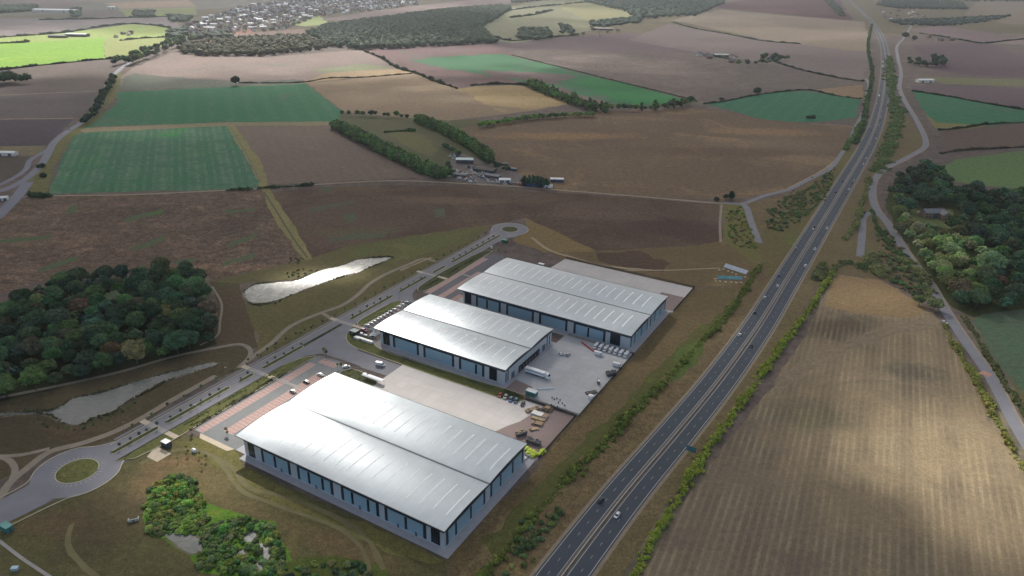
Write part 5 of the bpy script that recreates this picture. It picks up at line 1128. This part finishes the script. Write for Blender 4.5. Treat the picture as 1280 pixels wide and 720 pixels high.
houses([(1158,47),(1190,48),(1190,53),(1160,53)],6,'small house in the trees on the far right','houses in the far right trees',9,24)
houses([(1265,19),(1290,19),(1290,24),(1268,24)],4,'small house at the far right edge','houses at the far right edge',10,24)
houses([(150,40),(165,40),(163,46),(142,47)],5,'small house by the copse in the bright green fields','houses by the copse in the bright green fields',11,18)
# ---------------- trees ----------------
def wood(px,dmin,pal,kinds,s0,s1,n,seed,lab,group,hs=1.0,name='tree'):
    pts=scatter(PG(*px),dmin,n,seed); rg=random.Random(seed)
    clr=PG((1136,260),(1192,260),(1198,288),(1144,291))
    for p in pts:
        if inpoly(p,clr): continue
        c=rg.choices([q[0] for q in pal],[q[1] for q in pal])[0]; cn=[q[2] for q in pal if q[0]==c][0]
        tree(p,rg.choice(kinds),rg.uniform(s0,s1),LC[c],lab%cn,group,name,hs*rg.uniform(.9,1.15))
BR=['broad0','broad1','broad2','broad3','broad4']
wood([(-60,398),(0,388),(60,366),(130,352),(200,344),(246,346),(256,375),(262,400),(267,428),(240,440),(200,450),(120,470),(60,486),(0,500),(-60,510)],8.2,[('dark',6,'dark green'),('mid',4,'green'),('blue',3,'blue-green'),('brown',1.2,'brownish'),('rust',.25,'rust-coloured'),('olive',1.0,'olive')],BR,.62,1.25,300,1,'%s broadleaf tree in the dense wood at the left, above the pond','trees of the left wood')
wood([(1108,252),(1122,225),(1150,208),(1170,212),(1195,236),(1240,250),(1290,246),(1400,250),(1400,372),(1290,383),(1216,394),(1190,378),(1225,365),(1238,335),(1210,302),(1172,284),(1150,280),(1125,262)],7.6,[('dark',6,'dark green'),('blue',5,'blue-green'),('mid',3,'green'),('brown',.4,'brownish')],BR,.7,1.35,330,2,'%s broadleaf tree in the wood around the slate-roofed house','trees of the right wood')
wood([(1118,270),(1140,284),(1170,285),(1210,300),(1240,330),(1225,372),(1200,380),(1180,366),(1160,338),(1130,300)],6.8,[('olive',3,'olive'),('green',3,'fresh green'),('pale',2.5,'pale green')],BR,.7,1.15,75,3,'%s broadleaf tree on the roadside edge of the right wood','roadside trees of the right wood')
def one(x,y,kind,s,col,label,hs=1.0,cat='tree',name='tree'): return tree(G(x,y),kind,s,LC[col] if isinstance(col,str) else col,label,None,name,hs,cat)
one(1234,345,'broad1',1.75,(.30,.34,.19),'big pale grey-green willow at the edge of the right wood')
one(1196,372,'broad3',1.35,'olive','rounded olive tree in front of the pale willow')
one(1222,378,'broad0',1.15,'green','fresh green rounded tree below the pale willow')
one(1248,360,'broad2',.9,'rust','dark purple-brown tree right of the pale willow')
one(1186,322,'broad4',1.25,'pale','pale olive tree by the country house')
one(1122,292,'broad2',.95,'olive','light green tree beside the bend of the side road near the house')
one(1167,388,'broad3',1.0,'olive','rounded olive-green tree where the side road leaves the wood',.8)
one(1148,381,'broad0',.75,'green','smaller green tree left of the rounded one where the side road leaves the wood',.8)
one(295,107,'broad2',1.5,'deep','lone dark tree between the purple and teal fields, upper left')
one(946,120,'broad1',1.35,'deep','lone dark round tree above the right-hand teal field')
one(902,125,'bush1',2.2,'dark','small dark bush left of the lone round tree above the teal field',name='bush',cat='bush')
one(914,249,'tall0',.9,'dark','dark upright tree by the lane crossroads',.75); one(907,250,'broad2',.55,'dark','rounder dark tree left of the upright one by the lane crossroads'); one(896,251,'bush2',1.8,'dark','low dark bush beside the two trees at the lane crossroads',name='bush',cat='bush')
one(1131,49,'broad2',2.0,'deep','dark tree clump beside the far end of the side road'); one(1142,52,'broad0',1.6,'deep','second dark tree clump beside the far end of the side road')
for i,(x,y) in enumerate([(1016,143),(1010,143),(55,216),(52,204)]): one(x,y+5,'bush%d'%(i%4),2.2,'dark','dark bush, %s of the four scattered by roads and field edges'%ordn[i],name='bush',cat='bush')
def line(px,w,sp,pal,kinds,s0,s1,lab,group,hs=1,seed=5,name='tree',cat='tree'):
    c=cr(PG(*px),sp); rg=random.Random(seed)
    for i in range(len(c)-1):
        a,b_=Vector(c[i]),Vector(c[i+1]); t=(b_-a).normalized(); n=Vector((-t.y,t.x)); rows=max(1,int(w/sp))
        for k in range(rows):
            p=a+n*((k+.5)/rows-.5)*w+Vector((rg.gauss(0,sp*.18),rg.gauss(0,sp*.18))); col=rg.choice(pal); tree((p.x,p.y),rg.choice(kinds),rg.uniform(s0,s1),LC[col],lab,group,name,hs*rg.uniform(.9,1.1),cat)
line([(421,160),(450,175),(490,195),(525,212),(556,224)],20,5.6,['mid','mid','green','green'],['tall0','tall1','broad1'],.8,1.0,'green tree in the left belt of trees running down to the lane','trees of the left tree belt',seed=6)
line([(522,152),(555,166),(590,186),(615,204)],16,5.6,['mid','green','green'],['tall0','tall1'],.85,1.05,'fresh green tall tree in the right belt of trees above the scrapyard','trees of the right tree belt',seed=7)
line([(655,231),(666,232),(678,233),(689,233)],15,5,['deep'],['tall0','tall1'],.8,.9,'very dark conifer in the clipped block behind the blue trailer','conifers of the clipped block',.8,seed=8)
line([(664,109),(690,120),(720,131),(745,139),(765,140)],22,7.5,['mid','mid','green'],['tall0','tall1','broad2'],.9,1.35,'green tree in the field-edge row left of the big ploughed field','trees of the upper hedgerow',seed=9)
line([(765,138),(795,139),(830,137),(865,131)],12,8.5,['mid','dark','green'],['broad1','broad3','tall1'],.7,1.5,'tree in the right half of the field-edge row above the ploughed field','trees of the upper hedgerow, right half',seed=10)
line([(600,160),(640,153),(700,147),(745,146)],16,6.5,['green','mid','bright'],['broad0','broad2'],.5,.8,'low bushy tree along the upper edge of the big ploughed field','bushy trees above the ploughed field',seed=11)
line([(430,145),(470,146),(520,150)],10,10,['dark','mid'],['broad0','broad2'],.5,.9,'low dark tree on the pasture edge between the two belts','trees of the pasture edge',seed=12)
line([(152,82),(175,74),(200,64),(222,56),(240,51)],60,22,['dark','mid','deep'],BR,1.2,1.8,'dark tree in the belt where the far left road climbs out of view','trees over the far left road',seed=13)
line([(103,157),(116,148),(126,132),(136,112),(143,99)],12,11,['deep','dark'],BR,.8,1.2,'dark tree in the row along the far left road','trees along the far left road',seed=14)
line([(-30,104),(0,104),(18,104),(30,102)],60,20,['deep','dark'],BR,1.4,1.8,'dark tree of the copse at the left edge','trees of the left edge copse',seed=15)
line([(1172,74),(1168,84),(1150,83),(1140,76)],40,18,['dark','deep'],BR,.9,1.5,'dark tree in the clump right of the side road','trees right of the side road',seed=16)
line([(925,82),(945,82),(970,78),(985,74)],26,18,['dark','mid'],BR,1.0,1.5,'tree in the row behind the far hamlet in the purple field','trees of the purple field hamlet',seed=17)
line([(960,76),(962,74),(965,72)],40,18,['dark','deep'],BR,1.2,1.6,'dark tree beside the far field corner','trees of the far field corner',seed=18)
line([(556,186),(566,192),(578,197)],8,7,['dark','mid'],['broad1','broad3'],.5,.8,'dark tree behind the pale barn of the scrapyard','trees behind the pale barn',seed=41)
line([(606,205),(618,209),(630,214),(640,219)],8,8,['dark','deep'],['broad1','broad3','broad0'],.45,.8,'dark tree along the back edge of the scrapyard','trees at the back of the scrapyard',seed=42)
line([(558,208),(562,216),(570,226)],6,7,['dark','mid'],['broad1','broad3'],.5,.7,'dark tree at the left end of the scrapyard','trees at the left end of the scrapyard',seed=43)
# far woods that read as one mass
mass('wood',PG((386,44),(410,33),(480,24),(560,13),(625,8),(640,11),(622,22),(600,36),(620,54),(560,57),(500,61),(450,62),(412,58)),17,11,15,(.055,.100,.052),'large dark green wood on the far hillside left of centre','wood',sub=1,seed=2,maxn=3600,leaf=1.8,dens=.02)
mass('wood',PG((225,66),(235,57),(262,52),(380,46),(410,58),(400,62),(330,70),(240,70)),17,10,13,(.105,.115,.055),'brownish-green wood below the distant village','wood',sub=1,seed=3,maxn=1800,leaf=1.8,dens=.02)
mass('wood',PG((735,3),(700,-14),(900,-16),(905,4),(870,20),(800,24),(770,12)),22,14,17,LC['blue'],'dark wood at the top edge of the photo, right of centre','wood',sub=1,seed=4,maxn=3000)
mass('wood',PG((1095,6),(1130,-6),(1200,4),(1208,12),(1120,11)),26,15,16,LC['deep'],'dark wood at the top right beside the dual carriageway','wood',sub=1,seed=5,maxn=1500)
mass('wood',PG((1180,-8),(1283,-10),(1400,-12),(1400,0),(1290,3),(1200,2)),30,17,17,LC['deep'],'dark wood in the top right corner','wood',sub=1,seed=6,maxn=1200)
mass('wood',PG((1110,27),(1160,25),(1265,20),(1230,28),(1180,33),(1130,32)),26,13,12,LC['deep'],'dark belt of trees behind the top right hamlet','wood',sub=1,seed=7,maxn=1000)
mass('town_trees',PG((228,34),(262,22),(300,9),(345,3),(520,-6),(522,6),(480,12),(400,20),(350,39),(240,44)),75,8,9,LC['mid'],'garden trees scattered between the houses of the distant village','trees',sub=1,seed=8,maxn=700)
for i,(px,r_,h_) in enumerate([([(652,36),(682,37),(690,48),(668,50),(650,48)],14,11),([(738,28),(800,22),(802,28),(760,33),(740,34)],13,11),([(700,30),(712,34),(716,42),(700,42)],11,9),([(212,40),(232,38),(230,48),(214,50)],16,13),([(240,46),(280,42),(286,47),(244,50)],14,12),([(90,12),(100,12),(100,20),(92,22)],16,12),([(168,16),(192,15),(190,22),(170,22)],14,12),([(212,20),(240,22),(234,28),(216,28)],14,12),([(-20,10),(45,8),(40,14),(-20,18)],18,14),([(1050,22),(1040,10),(1030,0),(1040,0),(1052,14),(1056,24)],12,9),([(640,-2),(720,-6),(720,-3),(640,4)],14,10)]):
    mass('copse',PG(*px),20,r_,h_,LC['deep' if i%2 else 'dark'],'far dark copse number %s counted from the hillside farm'%ordn[i] if i<3 else ['','','','dark copse right of the bright green fields','dark copse at the near edge of the distant village','dark copse right of the huge white shed','small square copse in the top left fields','copse left of the distant village','dark copse in the top left corner','scrub beside the bend where the dual carriageway leaves the photo','thin tree row on the hill crest at the top centre'][i],'copse',sub=1,seed=20+i,maxn=300)
# ---------------- hedges ----------------
def HG(px,w,h,col,label,**k):
    pts=PG(*px); d=cen(pts); s=max(1,d/500); return hedge(pts,w,h,LC[col] if isinstance(col,str) else col,label,leaf=.34*s,dens=3.0/s**1.9,**k)
HG([(592,735),(618,705),(640,682),(665,650),(690,622),(712,597),(745,566),(770,540),(790,518),(808,500),(832,478),(848,458),(866,438),(888,418),(910,392),(928,368),(938,350),(952,330)],4.4,2.2,(.22,.28,.065),'yellow-green scrubby hedge along the left side of the dual carriageway',seed=1,raggedness=.5,gap=.2)
HG([(648,690),(668,672),(684,660),(700,640)],5,3.0,'mid','dark green bushes left of the roadside hedge near the bottom',seed=2)
HG([(790,730),(812,686),(825,662),(840,636),(855,610),(870,586),(885,562),(902,540),(911,528),(924,506),(945,480),(960,458),(975,437),(993,412),(1012,387),(1026,364),(1040,342)],4.0,3.0,(.27,.31,.055),'yellow-green hedge between the dual carriageway and the big stubble field',seed=3,raggedness=.35)
HG([(1180,408),(1192,430),(1206,455),(1222,480),(1238,510),(1256,545),(1280,585),(1310,640)],3.6,2.4,(.27,.27,.07),'yellowing hedge on the left of the side road beside the stubble field',seed=4,raggedness=.5,gap=.15)
HG([(1204,395),(1222,425),(1245,462),(1268,500),(1300,545),(1340,600)],3.4,2.2,(.17,.18,.07),'olive hedge on the right of the side road',seed=5,raggedness=.4,gap=.1)
HG([(1100,345),(1092,330),(1085,322),(1100,318),(1125,325),(1150,345),(1165,375)],9,3.5,'olive','olive scrub between the lay-by and the side road',seed=6)
HG([(1055,300),(1068,285),(1075,262),(1082,240),(1086,225)],5,3.5,'olive','scrub strip between the dual carriageway and the side road bend',seed=7,gap=.15)
HG([(1095,215),(1108,190),(1118,165),(1122,140),(1116,120),(1112,95),(1112,70)],16,3.5,(.14,.19,.075),'long green scrub strip between the dual carriageway and the side road',seed=8,gap=.1)
HG([(1030,330),(1020,350),(1035,342),(1058,330),(1078,335)],7,3,'olive','low olive bushes at the top corner of the stubble field',seed=9)
HG([(1090,262),(1094,278),(1106,300),(1125,322),(1145,345)],3,2.6,'green','green hedge along the lay-by side of the road',seed=10)
HG([(300,104),(380,103),(410,98),(450,97),(515,92)],3,2,'brown','thin dark hedge line above the tan field',seed=11)
HG([(455,64),(475,72),(497,85),(520,92),(545,102),(572,111)],5,4.5,'dark','diagonal hedge between the lilac and the reddish fields',seed=12,raggedness=.5)
HG([(590,107),(620,105),(650,106),(664,108)],6,4,'dark','short dark hedge left of the upper tree row',seed=13)
HG([(960,74),(985,83),(1020,92),(1055,99),(1080,102)],4,3.2,'deep','dark hedge running from the far field corner to the dual carriageway',seed=14)
HG([(840,28),(870,36),(905,42),(960,52),(1000,55)],4,3.5,'deep','broken dark hedge across the far beige fields',seed=15,gap=.5)
HG([(880,130),(905,127),(935,121),(960,117),(1012,113),(1045,120),(1076,124)],3,2.5,'dark','hedge along the top of the right teal field',seed=16)
HG([(1083,120),(1081,145),(1070,165),(1055,188)],5,3,'green','green verge scrub beside the small west lane',seed=17)
HG([(1090,30),(1085,60),(1090,90),(1088,110),(1082,135),(1078,160),(1068,180)],6,3.4,'mid','dark green scrub along the left verge of the far dual carriageway',seed=18,gap=.12)
HG([(1140,114),(1180,120),(1230,129),(1283,138),(1380,150)],4,3,'deep','dark hedge above the teal field on the far right',seed=19)
HG([(1175,163),(1205,160),(1230,156),(1283,153),(1380,148)],4,3,'dark','hedge below the teal field on the far right',seed=20,gap=.1)
HG([(1150,42),(1190,48),(1225,54),(1260,51),(1290,48)],4,3.5,'deep','thin hedge crossing the far right fields',seed=21,gap=.2)
HG([(1175,192),(1205,188),(1240,186),(1283,184)],4,2.6,'brown','hedge between the brown and pale green fields on the right',seed=22)
HG([(0,47),(80,41),(125,34),(165,30),(200,33),(236,44)],7,5,'deep','dark hedge bounding the bright green fields on the far side',seed=23,gap=.1)
HG([(-20,55),(33,53),(33,51)],6,4,'dark','short hedge at the left of the bright green fields',seed=24)
HG([(150,51),(180,48),(226,46)],5,4,'dark','hedge between the two yellow-green fields',seed=25)
HG([(0,88),(40,83),(80,79),(120,75),(150,73)],6,4,'deep','dark hedge along the near edge of the bright green field',seed=26)
HG([(50,25),(110,24),(170,22),(212,21)],7,5,'deep','long dark hedge in the top left fields',seed=27)
HG([(38,262),(45,261),(62,260)],7,3.5,'dark','dark shrubs at the left end of the pale farm track',seed=28) if False else None
HG([(35,246),(48,247),(61,246)],6,4,'dark','dark bushes by the left road junction',seed=28)
HG([(284,238),(300,237.5),(313,237)],3.5,3,'dark','short dark hedge on the farm track by the striped teal field',seed=29)
HG([(322,236),(345,234.5),(370,233),(392,231)],3.5,3,'dark','low dark hedge on the farm track left of the tree belt',seed=30)
HG([(640,69),(700,84),(780,104),(830,116),(872,127)],3,1.6,'brown','faint hedge line between the teal and the purple fields',seed=31,gap=.3)
HG([(872,68),(900,72),(925,78)],4,3,'dark','hedge by the hamlet in the purple field',seed=32)
HG([(590,22),(620,16),(660,10),(700,6),(740,2)],8,6,'deep','hedge across the pale hill pasture',seed=33,gap=.3)
HG([(640,22),(665,19),(690,13)],12,8,'deep','bushy hedge on the hill pasture below the crest',seed=34,gap=.2)
HG([(615,46),(640,51),(665,49),(700,46),(722,44)],8,6,'dark','hedge below the hill pasture',seed=35,gap=.15)
HG([(482,166),(500,164),(520,164)],5,3,'mid','hedge on the small pasture between the tree belts',seed=36)
# scrub thickets: single bushes
def scrub(px,dmin,pal,s0,s1,n,seed,lab,group):
    pts=scatter(PG(*px),dmin,n,seed); rg=random.Random(seed)
    for p in pts:
        if any(inpoly(p,q) for q in PONDS): continue
        tree(p,'bush%d'%rg.randrange(4),rg.uniform(s0,s1),LC[rg.choice(pal)],lab,group,'bush',rg.uniform(.55,1.0),'bush')
scrub([(184,642),(188,612),(214,594),(240,600),(252,628),(258,650),(240,672),(205,668),(184,664)],2.0,['bright','bright','green','bright','yellow'],.5,1.3,220,31,'bright yellow-green bush in the upper part of the thicket below the roundabout','bushes of the bright thicket')
scrub([(244,680),(262,655),(300,648),(335,655),(352,678),(356,712),(330,720),(280,716),(246,708)],2.2,['green','green','bright','green'],.5,1.2,150,32,'green bush around the reedy pond at the bottom left','bushes around the reedy pond')
scrub([(350,712),(400,702),(455,706),(470,730),(350,735)],3.6,['mid','dark','olive'],.7,1.1,40,33,'dark green bush in the strip at the bottom edge','bushes at the bottom edge')
scrub([(190,655),(215,640),(216,672),(196,674)],3.0,['mid','dark'],.7,1.0,14,34,'dark bush at the lower left of the thicket','dark bushes of the thicket')
scrub([(618,735),(640,705),(662,690),(668,700),(640,735)],4,['yellow','green','olive'],.6,1.0,20,35,'yellowish bush near the road at the bottom edge','yellowish bushes at the bottom edge')
scrub([(655,690),(640,665),(665,640),(690,640),(695,660),(672,685)],4.2,['mid','olive','green'],.6,1.0,26,36,'bush in the cluster left of the dual carriageway near the bottom','bushes left of the dual carriageway')
scrub([(906,262),(925,258),(940,290),(948,310),(930,315),(912,300)],3.8,['olive','yellow','green'],.6,1.1,70,37,'yellow-green scrub bush near the lane crossroads','scrub near the lane crossroads')
scrub([(958,262),(980,248),(1010,236),(1038,214),(1044,220),(1030,250),(1000,275),(975,290),(960,285)],3.2,['olive','green','green','mid'],.8,1.5,190,38,'green scrub bush on the bank left of the dual carriageway','scrub on the bank left of the road')
scrub([(962,245),(1000,232),(1040,205),(1050,212),(1010,240),(965,256)],7,['green','mid'],.5,.8,20,39,'small bush along the west lane','bushes along the west lane')
scrub([(1095,285),(1110,290),(1150,340),(1165,372),(1140,370),(1105,345),(1060,338),(1080,325),(1100,325)],3.6,['olive','green','mid'],.8,1.4,120,40,'scrub bush between the side road and the stubble field','scrub by the side road')
scrub([(40,520),(60,530),(85,535),(100,532),(120,524),(140,518),(160,506),(170,500),(172,504),(140,524),(100,538),(60,536)],3.4,['olive','green','mid'],.3,.55,40,41,'low bush on the near bank of the left pond','bushes on the left pond bank')
scrub([(30,512),(40,510),(44,518),(32,518)],3,['mid'],.6,.8,5,42,'green bush at the left end of the left pond','bushes at the left pond end')
scrub([(350,352),(395,345),(405,352),(372,366),(345,380),(320,384),(340,375),(380,358)],4,['olive','brown','mid'],.3,.6,24,43,'low bush on the bank of the bright pond','bushes on the bright pond bank')
scrub([(355,338),(395,336),(402,342),(388,346),(362,350)],4,['dark','olive'],.5,.8,14,44,'dark bush above the bright pond','bushes above the bright pond')
scrub([(360,323),(380,322),(378,330),(362,330)],4,['olive','brown'],.5,.8,8,45,'bush at the end of the grassy field strip','bushes at the end of the field strip')
for i,(q,lab) in enumerate(((PONDS[0],'rough reeds fringing the left pond below the wood'),(PONDS[1],'rough reeds fringing the bright pond beside the estate path'))):
    hedge(q+[q[0]],1.5,.8,(.15,.14,.07),lab,leaf=.35,dens=3.5,seed=60+i,name='reeds',cat='reeds',raggedness=.7,gap=.32,step=1.2)
# saplings
k=0
for u0_,v0_,v1_,dv,c in ((EM,-28,-8,5,'dark'),(EM,0,36,6.5,'dark'),(EM,48,56,5,'dark'),(EM,68,96,7,'dark'),(EM,146,188,7.5,'deep'),(EM,200,230,8,'deep'),(EM,270,340,9,'deep'),(-64,-15,340,11,'mid'),(-40.5,5,70,9,'olive'),(-66,64,130,8,'deep')):
    v=v0_
    while v<=v1_:
        tree(L(u0_+random.uniform(-.3,.3),v+random.uniform(-.8,.8)),'sap%d'%(k%2),random.uniform(.55,.95),LC[c],'young tree planted beside the estate road','young trees along the estate road',name='sapling'); k+=1; v+=dv
for (u,v,s) in [(-18,8,1),(-16,7,.8),(-15,89,.9),(-13,90,1),(-24,-12,.7),(-20,-14,.8),(-14,-12,.7),(-9,-12,.8),(-20,-20,.6),(-6,-17,.7),(-34,97,1.3),(-31,96,1.1),(-33,-2,1),(-36,1,1.1),(12,118,.8),(-34,124,1),(-24,120,.9),(2,89,.7),(8,90,.8),(-5,88,.7),(-32,307,.9),(-24,306,.8)]:
    tree(L(u,v),'sap%d'%(k%2),s,LC['olive'],'small young tree planted around the car parks and verges','young trees around the car parks',name='sapling'); k+=1
SH=[]
for a,b_,cc in (((-43.5,2),(-43.5,72),'olive'),((-39,6),(-39,70),'brown'),((-42,216),(-42,298),'brown'),((-41,146),(-38,180),'mid'),((-37.2,4),(-37.2,84),'brown'),((EM,102),(EM,132),'dark')):
    n=int(abs(b_[1]-a[1])/8)+2; hedge([L(a[0]+(b_[0]-a[0])*i/n,a[1]+(b_[1]-a[1])*i/n) for i in range(n+1)],1.3,.8,LC[cc],{-43.5:'low olive planting beside the lower stretch of the estate road',-39:'brownish low planting above the brick-paved bays',-42:'brownish low planting beside the rear car park',-41:'green low planting beside the middle car park',-37.2:'thin dark hedge edging the far row of brick-paved bays',EM:'dark low planting in the median between the crossings'}[a[0]],leaf=.22,dens=5,seed=int(abs(a[0])),step=.9)
hedge([L(12,119.6),L(50,119.6),L(90,119.6)],1.0,.8,LC['dark'],'low dark hedge between the middle warehouse and the front yard',leaf=.22,dens=5,seed=77,step=.9)
flush()
# ---------------- cloud deck (unseen, high above the haze; openings shaped to place the sunlit patches) ----------------
CLM=volmat('cloud',(1,1,1),CLOUD_D,.5)
def deck():
    k=CALT/sd.z; sx,sy=sd.x*k,sd.y*k
    def axis(c,near,half,n): return [c+near*math.sinh(t*math.asinh(half/near)) for t in np.linspace(-1,1,n)]
    X=axis(-40,420,9500,190); Y=[y for y in axis(420,420,9000,190) if y>-1500]
    hol=[(*G(x,y),rx,ry,rot,s_) for x,y,rx,ry,rot,s_ in HOLES]
    T=np.zeros((len(X),len(Y))); XX,YY=np.meshgrid(X,Y,indexing='ij')
    N=lambda f,a,b_:np.sin(XX*f+a+1.7*np.sin(YY*f*.7+b_))*np.sin(YY*f*1.3+b_+1.3*np.sin(XX*f*.6+a))
    wob=.5*N(1/70,.3,1.1)+.35*N(1/33,2.3,.4)
    T=1+.34*N(1/300,.6,2.2)+.18*N(1/120,4.6,.2)+.08*N(1/45,1,5)
    for gx,gy,rx,ry,rot,s_ in hol:
        dx,dy=XX-gx,YY-gy; ca,sa=math.cos(rot),math.sin(rot); u=(dx*ca+dy*sa)/rx; v=(-dx*sa+dy*ca)/ry
        d=np.sqrt(u*u+v*v)*(1+.35*wob); e=np.clip((1.25-d)/.6,0,1); e=e*e*(3-2*e); T*=1-s_*e
    dd=np.clip((np.hypot(XX,YY)-800)/1400,0,1); T*=1-.42*dd*dd*(3-2*dd)
    T=np.clip(T,0,2)*CTH
    V=[];F_=[];id_={}
    def vid(i,j,s_):
        if (i,j,s_) not in id_: id_[(i,j,s_)]=len(V); V.append((X[i]+sx,Y[j]+sy,CALT+s_*max(T[i,j],.0)*.5+s_*.05))
        return id_[(i,j,s_)]
    nx,ny=len(X)-1,len(Y)-1
    for i in range(nx):
        for j in range(ny):
            F_.append((vid(i,j,1),vid(i+1,j,1),vid(i+1,j+1,1),vid(i,j+1,1))); F_.append((vid(i,j+1,-1),vid(i+1,j+1,-1),vid(i+1,j,-1),vid(i,j,-1)))
    for i in range(nx): F_.append((vid(i,0,-1),vid(i+1,0,-1),vid(i+1,0,1),vid(i,0,1))); F_.append((vid(i,ny,1),vid(i+1,ny,1),vid(i+1,ny,-1),vid(i,ny,-1)))
    for j in range(ny): F_.append((vid(0,j,1),vid(0,j+1,1),vid(0,j+1,-1),vid(0,j,-1))); F_.append((vid(nx,j,-1),vid(nx,j+1,-1),vid(nx,j+1,1),vid(nx,j,1)))
    o=obj('cloud',mesh('cloud',V,F_,CLM)); o['kind']='structure'
deck()
# ---------------- render ----------------
SC.render.engine='CYCLES'; SC.view_settings.view_transform='Standard'; SC.view_settings.look='None'; SC.view_settings.exposure=EXPO; SC.view_settings.gamma=1
SC.render.resolution_x=1024; SC.render.resolution_y=576
SC.cycles.max_bounces=5; SC.cycles.diffuse_bounces=2; SC.cycles.glossy_bounces=3; SC.cycles.transmission_bounces=2; SC.cycles.volume_bounces=1; SC.cycles.transparent_max_bounces=8
SC.cycles.use_denoising=True
